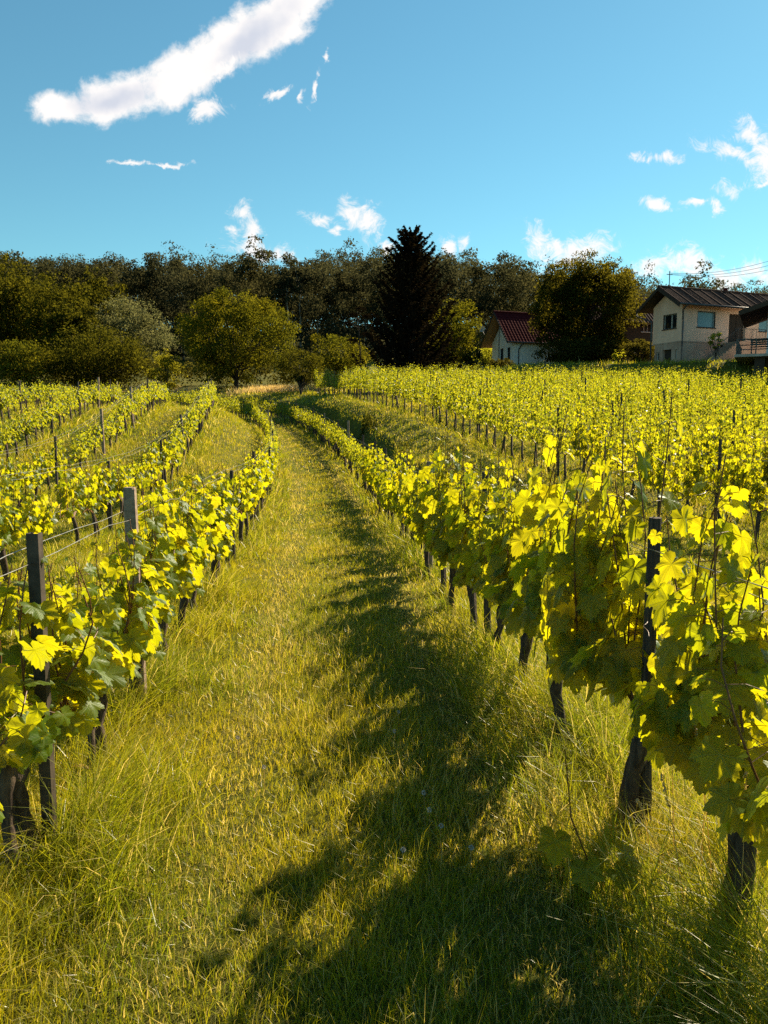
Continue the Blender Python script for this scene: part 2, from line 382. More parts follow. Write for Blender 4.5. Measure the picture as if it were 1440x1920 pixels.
# ---------------------------------------------------------------- grape leaves
def leaf_near():
    prof = [(0, 1.0), (9, .86), (14, .92), (22, .74), (27, .78), (34, .60), (41, .74), (46, .70), (53, .93), (60, .84), (64, .88), (74, .68), (80, .72), (90, .58), (98, .68),
            (108, .66), (116, .78), (126, .68), (134, .72), (146, .58), (158, .56), (170, .38)]
    pts = [(math.sin(R(a)) * r, math.cos(R(a)) * r) for a, r in prof]
    pts = pts + [(0, -.06)] + [(-x, y) for x, y in pts[:0:-1]]
    P = np.array(pts); inner = P * .52
    def zf(q):
        x, y = q[:, 0], q[:, 1]; r = np.hypot(x, y); a = np.abs(np.arctan2(x, y))
        return -.16 * r ** 2 - .10 * y ** 2 + .10 * np.abs(x) + .045 * np.cos(a * 6.9) * r * 1.3 + .05 * np.sin(5 * x + 2 * y)
    V2 = np.vstack([[(0, 0)], inner, P]); V = np.column_stack([V2, zf(V2)])
    n = len(P); F = []
    for i in range(n):
        j = (i + 1) % n; F += [(0, 1 + j, 1 + i), (1 + i, 1 + j, 1 + n + j), (1 + i, 1 + n + j, 1 + n + i)]
    return V * .62, np.array(F), V2
def leaf_mid():
    prof = [(0, 1.0), (20, .8), (33, .6), (54, .92), (78, .72), (92, .58), (118, .76), (150, .56)]
    pts = [(math.sin(R(a)) * r, math.cos(R(a)) * r) for a, r in prof]; pts = pts + [(0, -.05)] + [(-x, y) for x, y in pts[:0:-1]]
    P = np.array(pts); V2 = np.vstack([[(0, .1)], P]); z = -.25 * V2[:, 1] ** 2 + .22 * np.abs(V2[:, 0]) - .1 * V2[:, 0] ** 2
    n = len(P); F = [(0, 1 + (i + 1) % n, 1 + i) for i in range(n)]
    return np.column_stack([V2, z]) * .62, np.array(F), V2
def leaf_far():
    V2 = np.array([(0, -.3), (.62, .1), (.3, .75), (0, 1.0), (-.62, .25), (-.3, -.2)]); z = np.array([0, .16, .05, -.2, .16, .05])
    return np.column_stack([V2, z]) * .62, np.array([(0, 1, 2), (0, 2, 3), (0, 3, 4), (0, 4, 5)]), V2
LEAF = {'near': leaf_near(), 'mid': leaf_mid(), 'far': leaf_far()}

def vine_variant(level, height, leaf, nshoot, nper, seed, width=.16, half=.52, tips=.25, head=.56):
    """returns dict of geos: trunk, canes, leaves (local coords, x along the row)"""
    r = np.random.default_rng(seed); tr, cn, lf = Geo(), Geo(), Geo(); tv, tf, uv = LEAF[level]
    head_ = head; head = head + r.uniform(-.05, .05); sides = {'near': 9, 'mid': 6, 'far': 4}[level]; k = {'near': 9, 'mid': 5, 'far': 3}[level]
    lean = r.normal(0, .07, 2); t = np.linspace(0, 1, k)
    wob = np.cumsum(r.normal(0, .016 if level != 'far' else .03, (k, 2)), 0)
    px = lean[0] * t + wob[:, 0]; py = lean[1] * .6 * t + wob[:, 1] * .6; pts = np.column_stack([px, py, t * head - .06])
    rad = np.interp(t, [0, .12, .6, .9, 1], [.055, .036, .030, .045, .03]) * r.uniform(.8, 1.15)
    tube(tr, pts, rad, sides, True, rough=.35 if level == 'near' else 0)
    if r.random() < .5:                                     # a second, thinner stem
        q = pts + np.column_stack([np.linspace(.16, .02, k) * r.choice([-1, 1]), np.linspace(.03, 0, k), np.zeros(k)]); tube(tr, q, rad * .6, sides, False, rough=.3 if level == 'near' else 0)
    hp = pts[-1]
    for s in (-1, 1):
        q = np.array([hp, hp + [s * .15, 0, .06], hp + [s * half * .6, 0, .1], hp + [s * half, 0, .06]])
        tube(tr if level == 'near' else cn, q, [.02, .014, .01, .007], 5 if level == 'near' else 3, False)
    P = []; Nn = []; T = []; S = []; pet = []
    for i in range(nshoot):
        x0 = hp[0] + r.uniform(-half, half); z0 = hp[2] + r.uniform(0, .12); h = height * r.uniform(.72, 1.02)
        if r.random() < tips: h = height * r.uniform(1.0, 1.12)
        n = 6; tt = np.linspace(0, 1, n); amp = width * .55
        sx = x0 + r.normal(0, .16) * tt + .05 * np.sin(tt * 6 + r.uniform(0, 6)); sy = hp[1] * (1 - tt) + r.normal(0, amp) * np.sin(tt * 2.2) + r.normal(0, .02)
        sz = z0 + (h - z0) * tt
        if h < height * .8: sz = z0 + (h - z0) * (tt - .25 * tt ** 3)
        sp = np.column_stack([sx, sy, sz])
        if level != 'far' or r.random() < .35: tube(cn, sp, np.linspace(.0055, .0022, n) * (1 if level == 'near' else 1.2), 5 if level == 'near' else 3, False)
        m = int(nper * r.uniform(.8, 1.2))
        q = np.sort(r.uniform(-.05, 1.0, m)); 
        base = np.column_stack([np.interp(q, tt, sp[:, i_]) for i_ in range(3)])
        side = np.where(np.arange(m) % 2 == 0, 1, -1) * np.where(r.random(m) < .85, 1, -1)
        out = np.column_stack([r.normal(0, .6, m), side * 1.0, r.normal(.15, .3, m)]); out = norm(out)
        sc_ = leaf * np.interp(q, [-.05, .1, .6, .88, 1], [.95, 1.1, 1.0, .55, .28]) * r.uniform(.7, 1.25, m)
        off = out * (r.uniform(.3, 1.0, m) * width * np.interp(q, [0, .7, 1], [1, .8, .2]))[:, None]
        lp = base + off
        nn = out * np.array([1, .75, .5]) + np.column_stack([r.normal(0, .85, m), r.normal(0, .3, m), r.uniform(.0, .9, m)])
        td = np.column_stack([r.normal(0, .45, m), side * .25, np.full(m, -1.0) + r.normal(0, .35, m)])
        P.append(lp); Nn.append(nn); T.append(td); S.append(sc_)
        if level == 'near':
            for a_, b_ in zip(base, lp): tube(cn, [a_, (a_ + b_) / 2 + [0, 0, .012], b_], [.0018, .0015, .0012], 3, False)
    P = np.vstack(P); Nn = np.vstack(Nn); T = np.vstack(T); S = np.concatenate(S)
    inst(lf, tv, tf, P, frames(Nn, T), S, uv)
    if level == 'near':      # tendrils
        for _ in range(7):
            a = np.array([r.uniform(-half, half), r.normal(0, .05), r.uniform(height * .7, height)]); d = norm(r.normal(0, 1, 3)); tt = np.linspace(0, 1, 12)
            c = a + d * tt[:, None] * .14 + np.column_stack([np.cos(tt * 9), np.sin(tt * 9), tt * 0]) * .018 * tt[:, None]
            tube(cn, c, .0012, 3, False)
    return tr, cn, lf

class VKind:
    def __init__(s, key, level, n, **kw):
        s.v = []
        for i in range(n):
            tr, cn, lf = vine_variant(level, seed=hash_(key) + i, **kw)
            lm = M['vine_near'] if level == 'near' else M['vine'] if level == 'mid' else M['vine_far']
            s.v.append((tr, cn, lf, tr.mesh('vine_trunk_' + key, M['bark'], True), cn.mesh('vine_canes_' + key, M['cane']),
                        lf.mesh('vine_leaves_' + key, lm, level == 'near', uv=level == 'near')))
def hash_(s): return sum(ord(c) * (i + 3) for i, c in enumerate(s))
VK = {
    'Rnear': VKind('right_near', 'near', 6, height=1.60, leaf=.145, nshoot=16, nper=16, width=.175),
    'Rmid': VKind('right_mid', 'mid', 6, height=1.36, leaf=.13, nshoot=12, nper=15, width=.15),
    'Rfar': VKind('right_far', 'far', 5, height=1.25, leaf=.12, nshoot=10, nper=13, width=.13),
    'Lnear': VKind('left_near', 'near', 6, height=1.30, leaf=.135, nshoot=13, nper=14, width=.17),
    'Lmid': VKind('left_mid', 'mid', 6, height=1.28, leaf=.12, nshoot=11, nper=13, width=.14),
    'Lfar': VKind('left_far', 'far', 6, height=1.28, leaf=.12, nshoot=11, nper=13, width=.13),
    'Fmid': VKind('field_mid', 'mid', 6, height=1.80, leaf=.108, nshoot=11, nper=29, width=.125, half=.46, head=.72, tips=.4),
    'Ffar': VKind('field_far', 'far', 6, height=1.82, leaf=.108, nshoot=9, nper=27, width=.105, half=.44, head=.72, tips=.45),
}

# ---------------------------------------------------------------- vine rows
def arc(poly):
    d = np.r_[0, np.cumsum(np.hypot(*np.diff(poly, axis=0).T))]; return d
def row_poly(kind, off):
    ys = np.arange(.3, 71.5, .25) if kind == 'path' else np.arange(7.0, 64, .25)
    p = np.column_stack([(Cc if kind == 'path' else Ff)(ys), ys]); t = norm(np.gradient(p, axis=0)); n = np.column_stack([t[:, 1], -t[:, 0]])
    return p + n * off
def px_of(x, y, z):
    c, s_ = math.cos(PITCH), math.sin(PITCH); dep = y * c - z * s_; up = y * s_ + z * c
    return 720 + 1440 * x / dep, 960 - 1440 * up / dep
ORD1 = ['', 'first', 'second', 'third', 'fourth', 'fifth', 'sixth', 'seventh', 'eighth', 'ninth', 'tenth', 'eleventh', 'twelfth', 'thirteenth', 'fourteenth', 'fifteenth',
        'sixteenth', 'seventeenth', 'eighteenth', 'nineteenth']
def ordinal(n):
    if n < 20: return ORD1[n]
    tens = ['', '', 'twent', 'thirt', 'fort', 'fift', 'sixt', 'sevent'][n // 10]
    return tens + 'ieth' if n % 10 == 0 else tens + 'y-' + ORD1[n % 10]
ROWS = [('path', 1.25, 'R', 'row right of the path')] + \
       [('path', -1.38 - 2.5 * k, 'L', ('row nearest left of path' if k == 0 else '%s row left of path' % ordinal(k + 1))) for k in range(8)] + \
       [('field', 1.9 * k, 'F', ('front row of right field' if k == 0 else '%s row of right field' % ordinal(k + 1))) for k in range(15)]
def side_word(kind): return kind
vines = []; rowdata = []
for ri, (kind, off, side, phrase) in enumerate(ROWS):
    p = row_poly(kind, off); d = arc(p)
    spacing = .9
    s = np.arange(.2, d[-1], spacing) + rng.uniform(-.08, .08, len(np.arange(.2, d[-1], spacing)))
    x = np.interp(s, d, p[:, 0]); y = np.interp(s, d, p[:, 1]); k = 0
    tx = np.interp(s + .2, d, p[:, 0]) - np.interp(s - .2, d, p[:, 0]); ty = np.interp(s + .2, d, p[:, 1]) - np.interp(s - .2, d, p[:, 1])
    keep = []
    for i in range(len(s)):
        z = float(H(x[i], y[i])); 
        if side == 'F' and y[i] > yb(x[i]) - .8: continue
        if side == 'F' and x[i] < -5.2: continue
        a = px_of(x[i], max(y[i], .8), z + 1)
        if y[i] < 1.3 or not (-130 < a[0] < 1570): continue
        if side == 'L' and y[i] > 9 and rng.random() < .07: continue
        k += 1; keep.append((x[i], y[i], z, math.atan2(ty[i], tx[i])))
        vines.append((math.hypot(x[i], y[i]), ri, side, phrase, k, x[i], y[i], z, math.atan2(ty[i], tx[i])))
    rowdata.append((kind, off, side, phrase, p, d, keep))
print('vines', len(vines))
order = sorted(range(len(vines)), key=lambda i: vines[i][0])
things = set(order[:296])
rest_l, rest_c, rest_t = Geo(), Geo(), Geo()
def kindkey(side, dist):
    if side == 'F': return 'Fmid' if dist < 19 else 'Ffar'
    lv = 'near' if dist < 9.5 else 'mid' if dist < 20 else 'far'
    return side + lv
LOOK = {'R': 'leafy green grapevine with sunlit upper leaves', 'L': 'low yellow-lit grapevine', 'F': 'tall dense yellow-lit grapevine'}
for i in order:
    dist, ri, side, phrase, k, x, y, z, ang = vines[i]
    kk = kindkey(side, dist)
    if side == 'R' and y < 3.15: kk = 'Lnear'
    vk = VK[kk]; tr, cn, lf, mt, mc, ml = vk.v[rng.integers(len(vk.v))]
    flip = math.pi if rng.random() < .5 else 0; sx = rng.uniform(.92, 1.1); sz = rng.uniform(.88, 1.08) * (1.2 if side == 'R' and 3.15 < y < 4.6 else 1.05 if side == 'R' and 4.6 < y < 5.6 else 1.05 if side == 'R' and y < 3.15 else 1)
    if i in things:
        e = empty('grapevine', (x, y, z), ang + flip, label='%s, %s from near end, %s' % ({'R': 'leafy sunlit grapevine', 'L': 'low yellow grapevine', 'F': 'tall yellow grapevine'}[side], ordinal(k), phrase),
                  category='grapevine', group={'R': 'grapevines in the row right of the path', 'L': 'grapevines in the rows left of the path', 'F': 'grapevines in the right field'}[side])
        e.scale = (sx, sx, sz)
        obj('trunk', mt, e); obj('canes', mc, e); obj('leaves', ml, e)
    else:
        c, s_ = math.cos(ang + flip), math.sin(ang + flip)
        for G, src in ((rest_t, tr), (rest_c, cn), (rest_l, lf)):
            V = np.concatenate(src.V) * (sx, sx, sz); V = np.column_stack([V[:, 0] * c - V[:, 1] * s_ + x, V[:, 0] * s_ + V[:, 1] * c + y, V[:, 2] + z])
            G.add(V, np.concatenate(src.F))
def merge(*gs):
    g = Geo()
    for k, a in enumerate(gs): g.add(np.concatenate(a.V), np.concatenate(a.F), mi=k)
    return g
obj('distant_grapevines', merge(rest_l, rest_c, rest_t).mesh('distant_grapevines', [M['vine_far'], M['cane'], M['bark']]), kind='stuff',
    label='far rows of yellow-lit grapevines merging into one mass up the slope', category='grapevines')

# posts and wires
def post_geo(kind, h, seed):
    g = Geo(); r = np.random.default_rng(seed)
    if kind == 'concrete':
        w_ = .043
        for (a, b, z0, z1, f0, f1) in ((w_, w_ * .9, -.1, h - .012, 1, .82), (w_, w_ * .9, h - .012, h, .82, .70)):
            sec = []
            for z_, f in ((z0, f0), (z1, f1)):
                for (sx, sy) in ((-1, -.7), (-.7, -1), (.7, -1), (1, -.7), (1, .7), (.7, 1), (-.7, 1), (-1, .7)): sec.append((sx * a * f, sy * b * f, z_))
            F = []
            for j in range(8): F += [(j, (j + 1) % 8, 8 + (j + 1) % 8), (j, 8 + (j + 1) % 8, 8 + j)]
            F += [(8, 8 + j, 8 + j + 1) for j in range(1, 7)]; g.add(sec, F)
    elif kind == 'steel':
        for (x0, x1, y0, y1) in ((-.025, .025, -.022, -.018), (-.025, -.021, -.0178, .02), (.021, .025, -.0178, .02), (-.0208, -.012, .0165, .02), (.012, .0208, .0165, .02)): box(g, x0, x1, y0, y1, -.1, h)
    else:
        t = np.linspace(0, 1, 7); tube(g, np.column_stack([np.cumsum(r.normal(0, .004, 7)), np.cumsum(r.normal(0, .004, 7)), t * (h + .1) - .1]), np.linspace(.032, .027, 7), 9, True, rough=.18)
    return g
PK = {}
for kd, hh in (('concrete', 1.45), ('concrete', 1.3), ('steel', 1.6), ('steel', 1.4), ('wood', 1.45), ('wood', 1.5), ('wood', 1.75), ('wood', 1.3), ('concrete', 1.7)):
    PK[(kd, hh)] = post_geo(kd, hh, int(hh * 100)).mesh('post_' + kd, M['concrete' if kd == 'concrete' else 'steel' if kd == 'steel' else 'post_wood'])
WORDS = {'concrete': 'grey concrete trellis post', 'steel': 'dark steel trellis post', 'wood': 'dark wooden trellis post'}
def put_post(kind, h, x, y, lean, label):
    o = obj('trellis_post', PK[(kind, h)], None, label=label, category='trellis post', group='trellis posts along the vine rows')
    o.location = (x, y, float(H(x, y))); o.rotation_euler = (lean[0], lean[1], -.1 + rng.uniform(-.2, .2)); return o
for (kind, off, side, phrase, p, d, keep) in rowdata:
    if len(keep) < 3: continue
    s_at = lambda yv: float(np.interp(yv, p[:, 1], d))
    if side == 'R': ylist = [(3.3, 'wood', 1.45), (6.5, 'wood', 1.5), (9.9, 'concrete', 1.45), (13.4, 'wood', 1.5), (16.0, 'wood', 1.5), (19, 'wood', 1.5), (22.5, 'wood', 1.5), (27, 'concrete', 1.7), (31, 'wood', 1.5), (36, 'concrete', 1.45), (41, 'wood', 1.5), (47, 'wood', 1.5), (53, 'wood', 1.5)]
    elif side == 'L' and off > -2: ylist = [(3.14, 'steel', 1.4), (4.85, 'concrete', 1.45), (10.5, 'wood', 1.3), (15, 'wood', 1.45), (20, 'wood', 1.3), (25.5, 'wood', 1.45), (31, 'wood', 1.5), (36, 'concrete', 1.45), (36.8, 'wood', 1.5), (42, 'wood', 1.3), (49, 'wood', 1.3), (56, 'wood', 1.3)]
    else: ylist = [(q + rng.uniform(-.6, .6), ['wood', 'wood', 'steel', 'concrete', 'wood'][rng.integers(5)] if side == 'L' else 'wood', None) for q in np.arange(7.2 + rng.uniform(0, 2), 60, 4.6 if side == 'L' else 5.5)]
    n = 0
    for (yv, kd, hh) in ylist:
        s_ = s_at(yv); x = float(np.interp(s_, d, p[:, 0])); y = float(np.interp(s_, d, p[:, 1]))
        if not any(abs(k_[0] - x) + abs(k_[1] - y) < 2 for k_ in keep): continue
        if side == 'F' and (y > yb(x) - 1.5): continue
        if side == 'F' and off > 12: continue
        if hh is None: hh = {'wood': 1.75 if side == 'F' else (1.45 if rng.random() < .5 else 1.3), 'steel': 1.4, 'concrete': 1.45}[kd]
        n += 1
        lean = (rng.normal(0, .02), rng.normal(0, .03))
        if side == 'L' and yv == 3.14: lean = (.0, .0)
        if side == 'L' and yv == 4.85: lean = (0.0, -.01)
        put_post(kd, hh, x + .05, y, lean, '%s, %s from near end, %s' % (WORDS[kd], ordinal(n), phrase))
    # wires
    if side == 'F' and off > 0: continue
    if side == 'L' and off < -7: continue
    for nm, hz, sag in (('lower', .68, .01), ('upper', 1.32 if side != 'F' else 1.5, .04)):
        a = keep[0]; b = keep[-1]; ss = np.arange(s_at(a[1]) - 1.5, s_at(b[1]), .45)
        xx = np.interp(ss, d, p[:, 0]); yy_ = np.interp(ss, d, p[:, 1]); zz = H(xx, yy_)
        ker = np.ones(9) / 9; zz = np.convolve(np.pad(zz, 4, mode='edge'), ker, 'valid')
        g = Geo(); tube(g, np.column_stack([xx + rng.normal(0, .006, len(xx)), yy_, zz + hz + rng.normal(0, .006, len(xx))]), .0022, 4, False)
        if nm == 'upper': tube(g, np.column_stack([xx + .04 + rng.normal(0, .008, len(xx)), yy_, zz + hz - .05 + rng.normal(0, .010, len(xx))]), .0022, 4, False)
        obj('trellis_wire', g.mesh('trellis_wire', M['wire'], True), label='%s strung along the %s' % ({'lower': 'low single galvanised wire', 'upper': 'high twisted pair of galvanised wires'}[nm], phrase), category='wire', group='trellis wires')

# ---------------------------------------------------------------- grass
def blades(geo, x, y, h, wd, bend, dry, yawdir=None, seg=2):
    k = len(x); z = H(x, y) - .01; a = rng.uniform(0, 2 * math.pi, k) if yawdir is None else yawdir
    dx, dy = np.cos(a), np.sin(a); f = rng.uniform(0, 2 * math.pi, k); sx, sy = np.cos(f), np.sin(f)
    ts = np.linspace(0, 1, seg + 1)
    rows = []
    for t in ts:
        ox = dx * bend * h * t ** 2; oy = dy * bend * h * t ** 2; oz = h * (t - .35 * np.minimum(bend, 1.2) * t ** 2)
        wv = wd * (1 - t) ** .6 * .5 if t < 1 else wd * 0
        if t < 1:
            rows.append(np.stack([x + ox - sx * wv, y + oy - sy * wv, z + oz], -1)); rows.append(np.stack([x + ox + sx * wv, y + oy + sy * wv, z + oz], -1))
        else: rows.append(np.stack([x + ox, y + oy, z + oz], -1))
    V = np.stack(rows, 1); nv = V.shape[1]; tf = []
    for i in range(seg - 1): b = 2 * i; tf += [(b, b + 1, b + 3), (b, b + 3, b + 2)]
    b = 2 * (seg - 1); tf.append((b, b + 1, b + 2)); tf = np.array(tf)
    F = (tf[None] + (np.arange(k) * nv)[:, None, None]).reshape(-1, 3)
    geo.add(V.reshape(-1, 3), F, att=np.repeat(dry, nv))
def scatter(y0, y1, dens, xlim=None):
    """uniform points between distances y0..y1, inside a generous wedge round the view"""
    W = .56 * y1 + 1.0; n = int(dens * 2 * W * (y1 - y0)); x = rng.uniform(-W, W, n); y = rng.uniform(y0, y1, n)
    k = np.abs(x) < .56 * y + 1.0; return x[k], y[k]
def u_of(x, y): return x - Cc(y)
def rowdist(x, y):
    """distance to the nearest vine row line"""
    u = u_of(x, y); c = np.cos(np.arctan(np.gradient(Cc(np.array([0, 1])))[0]))
    dl = np.abs(((u + 1.25) % 2.5 + 1.25) % 2.5 - 1.25); dR = np.abs(u - 1.25)
    d1 = np.where(u < 0, np.abs((-u - 1.25 + 1.25) % 2.5 - 1.25), dR)
    uf = x - Ff(y); d2 = np.where(uf > -.9, np.abs((uf + .95) % 1.9 - .95), 9)
    return np.minimum(d1, d2)
short, tall = Geo(), Geo()
for (y0, y1, dens, hh, wd) in ((1.2, 3.2, 9500, .088, .0034), (3.2, 5.5, 4800, .09, .0042), (5.5, 9, 2300, .09, .0058), (9, 15, 1300, .08, .0085), (15, 26, 520, .085, .014), (26, 45, 170, .10, .026), (45, 72, 34, .17, .055)):
    x, y = scatter(y0, y1, dens); u = u_of(x, y)
    rd = rowdist(x, y); tr_ = np.exp(-((u - .55 - .3 * np.sin(y * .11)) / .16) ** 2) + .6 * np.exp(-((u + .6) / .2) ** 2)
    pn = vnoise(x, y, .9, 1) + .6 * vnoise(x, y, .3, 2)
    dry = np.clip((rng.random(len(x)) < .10 + .8 * tr_ * (vnoise(x, y, 2.2, 3) + .5) + .35 * np.clip(pn, 0, 1)) * rng.uniform(.3, 1, len(x)), 0, 1)
    h = hh * rng.uniform(.5, 1.35, len(x)) * (1 + .9 * np.clip(pn, -.15, .8)) * (1 - .35 * tr_)
    h = h * np.where(rng.random(len(x)) < .04, 1.9, 1)
    h = h * np.where((np.abs(u) > 1.25) & (rd < .5), 1.6, 1)
    blades(short, x, y, h, wd * rng.uniform(.6, 1.3, len(x)), rng.uniform(.1, 1.0, len(x)), dry)
for (y0, y1, dens, hh, wd) in ((1.0, 3.2, 2800, .27, .0048), (3.2, 5.5, 2100, .27, .0058), (5.5, 9, 900, .27, .008), (9, 15, 330, .26, .013), (15, 26, 90, .26, .024), (26, 45, 26, .28, .045), (45, 72, 9, .3, .07)):
    x, y = scatter(y0, y1, dens * 1.6); rd = rowdist(x, y); u = u_of(x, y)
    tuft = vnoise(x, y, .28, 1) + vnoise(x, y, .75, 2)
    p = np.clip(1.15 - rd / .52, 0, 1) * np.clip(.55 + 1.6 * tuft, 0.02, 1)
    bank = (u > 1.7) & (x < Ff(y) - .9); p = np.where(bank, np.maximum(p, .08 * np.clip(.4 + 2 * tuft, 0, 1)), p)
    k = rng.random(len(x)) < p; x, y, rd, tuft, u = x[k], y[k], rd[k], tuft[k], u[k]
    h = hh * rng.uniform(.45, 1.3, len(x)) * (1 + 1.2 * np.clip(tuft, -.6, .9)) * np.clip(1.25 - rd, .5, 1.2)
    # tufts lean out over the path
    ang = np.where(np.abs(u - 1.25) < .6, math.pi, 0) + rng.normal(0, 1.5, len(x))
    dry = np.clip((rng.random(len(x)) < .14) * rng.uniform(.3, 1, len(x)), 0, 1)
    blades(tall, x, y, h, wd * rng.uniform(.6, 1.3, len(x)), rng.uniform(.2, 1.3, len(x)), dry, ang, 3)
obj('grass', short.mesh('grass', M['grass'], att=True), kind='stuff', label='short mown yellow-green grass between the vine rows', category='grass')
obj('tall_grass', tall.mesh('tall_grass', M['tall_grass'], att=True), kind='stuff', label='long arching grass tufts along the feet of the vines', category='grass')
print('grass faces', sum(map(len, short.F)), sum(map(len, tall.F)))
#PART2
# ---------------------------------------------------------------- trees
def tmat(name, d, t, **k): return leafmat(name, d, t, k.pop('tmix', .35), k.pop('gloss', 0), .45, False, k.pop('patch', None))
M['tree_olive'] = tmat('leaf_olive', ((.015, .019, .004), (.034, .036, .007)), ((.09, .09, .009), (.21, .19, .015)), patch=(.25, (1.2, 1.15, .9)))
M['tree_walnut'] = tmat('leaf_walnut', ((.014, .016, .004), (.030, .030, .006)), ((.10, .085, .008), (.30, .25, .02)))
M['tree_green'] = tmat('leaf_green', ((.035, .046, .008), (.065, .074, .012)), ((.15, .15, .010), (.29, .27, .015)), patch=(.3, (1.3, 1.15, .9)))
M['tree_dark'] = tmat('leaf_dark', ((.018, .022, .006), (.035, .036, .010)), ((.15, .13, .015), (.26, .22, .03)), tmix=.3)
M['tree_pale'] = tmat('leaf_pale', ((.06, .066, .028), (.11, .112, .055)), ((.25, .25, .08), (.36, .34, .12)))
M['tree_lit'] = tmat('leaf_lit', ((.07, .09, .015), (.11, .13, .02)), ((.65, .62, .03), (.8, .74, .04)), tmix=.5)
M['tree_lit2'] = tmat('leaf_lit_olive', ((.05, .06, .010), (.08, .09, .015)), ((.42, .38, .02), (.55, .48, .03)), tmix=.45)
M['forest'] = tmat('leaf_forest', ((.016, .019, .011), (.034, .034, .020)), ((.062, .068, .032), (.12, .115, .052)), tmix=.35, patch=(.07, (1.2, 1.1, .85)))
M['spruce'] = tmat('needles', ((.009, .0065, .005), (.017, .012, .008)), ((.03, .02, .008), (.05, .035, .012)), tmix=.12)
CARD = np.array([(0, -.5, 0), (.32, 0, .08), (0, .5, -.05), (-.32, 0, .08)]); CARDF = np.array([(0, 1, 2), (0, 2, 3)])

def crown(geo, centers, radii, nleaf, size, r, squash=.75):
    k = len(centers); tot = nleaf; wts = radii ** 2; cnt = np.maximum((wts / wts.sum() * tot).astype(int), 3)
    idx = np.repeat(np.arange(k), cnt); m = len(idx); d = norm(r.normal(0, 1, (m, 3))); d[:, 2] = np.where(r.random(m) < .35, np.abs(d[:, 2]), d[:, 2])
    rr = radii[idx] * r.uniform(.25, 1, m) ** .5 * r.uniform(.85, 1.2, m)
    P = centers[idx] + d * rr[:, None] * [1, 1, squash]
    nn = d * .6 + r.normal(0, .5, (m, 3)) + [0, 0, .35]; td = r.normal(0, 1, (m, 3)) + [0, 0, -.6]
    inst(geo, CARD, CARDF, P, frames(nn, td), size * r.uniform(.55, 1.3, m))

def tree_geos(h, rx, z0, ncl, nleaf, size, seed, trunk_h=None, trunk_r=.16, ry=None, shape=0, top=1.0, sprig=.18, limbs=True, cr=.27, ztrim=.6):
    r = np.random.default_rng(seed); ry = ry or rx; tr, lf = Geo(), Geo(); cz = (h + z0) / 2; hz = (h - z0) / 2
    d = norm(r.normal(0, 1, (ncl, 3))); rad = r.uniform(.15, 1, ncl) ** .45
    c = d * rad[:, None]
    if shape == 1: c[:, :2] *= (1 - .45 * np.clip(c[:, 2:3], 0, 1)); 
    if shape == 2: c = np.clip(c * 1.4, -.9, .9)          # clipped, flat topped
    if shape == 4: c = np.sign(c) * np.abs(c) ** .62 * .84
    if shape == 3: c = np.sign(c) * np.abs(c) ** .78
    lob = 1 + .22 * np.sin(np.arctan2(c[:, 1], c[:, 0]) * 3 + seed) + .12 * np.sin(c[:, 2] * 5 + seed)
    c = c * np.array([rx * .84, ry * .84, hz * .86]) * lob[:, None] ** (0 if shape == 2 else 1) + [0, 0, cz]
    cl = r.uniform(.6, 1.25, ncl) * rx * cr
    c[:, 2] = np.minimum(c[:, 2], h - cl * ztrim)
    crown(lf, c, cl, nleaf, size, r)
    # loose outer sprigs for a broken outline
    ns = int(ncl * 2.2); ds = norm(r.normal(0, 1, (ns, 3))); ds[:, 2] = np.abs(ds[:, 2]) * .9 - .25
    cs = norm(ds) * np.array([rx, ry, hz]) * r.uniform(.82, 1.0, (ns, 1)) * [1 - .0, 1, 1] + [0, 0, cz]
    if shape != 2 and sprig > 0: crown(lf, cs, np.full(ns, rx * .11), int(nleaf * sprig), size * .85, r)
    th = trunk_h or z0 + hz * .7; t = np.linspace(0, 1, 7)
    wob = np.cumsum(r.normal(0, .02 * h / 8, (7, 2)), 0); tp = np.column_stack([wob, t * th - .25])
    tube(tr, tp, np.interp(t, [0, .1, 1], [trunk_r * 1.4, trunk_r, trunk_r * .4]), 7, False, rough=.2)
    if limbs:
        for i in range(min(ncl, 22)):
            a = tp[r.integers(2, 7)]; b = c[i]; mid = (a + b) / 2 + [0, 0, -.08 * h * r.random()] + r.normal(0, .12, 3)
            tt = np.linspace(0, 1, 5)[:, None]; q = a * (1 - tt) ** 2 + 2 * mid * tt * (1 - tt) + b * tt ** 2
            tube(tr, q, np.linspace(trunk_r * .4, .02, 5), 4, False)
    return tr, lf
def tree(name, label, cat, x, y, ztop, rx, z0, mat_, ncl=60, nleaf=7000, size=.24, seed=1, bark='tree_bark', group=None, **k):
    zb = float(H(x, y)); h = ztop - zb; tr, lf = tree_geos(h, rx, z0, ncl, nleaf, size, seed, **k)
    e = empty(name, (x, y, zb), label=label, category=cat)
    if group: e['group'] = group
    obj('trunk', tr.mesh('trunk', M[bark], True), e); obj('crown', lf.mesh('crown', M[mat_]), e); return e
def X(px, Y): return (px - 720) / 1440 * Y
def Zt(py, Y): return at(720, py, Y)[2]
def T(name, label, cat, px, top, Y, wpx, z0, mat_, **k):
    return tree(name, label, cat, X(px, Y), Y, Zt(top, Y), wpx / 1440 * Y / 2, z0, mat_, **k)
GT = 'trees along the upper edge of the vineyard'
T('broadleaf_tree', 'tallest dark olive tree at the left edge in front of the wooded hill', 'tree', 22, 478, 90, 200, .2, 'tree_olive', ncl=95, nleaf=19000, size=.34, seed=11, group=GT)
T('broadleaf_tree', 'tall dark tree just right of the tallest tree at the left edge', 'tree', 112, 508, 86, 140, .2, 'tree_olive', ncl=60, nleaf=8000, size=.32, seed=12, group=GT)
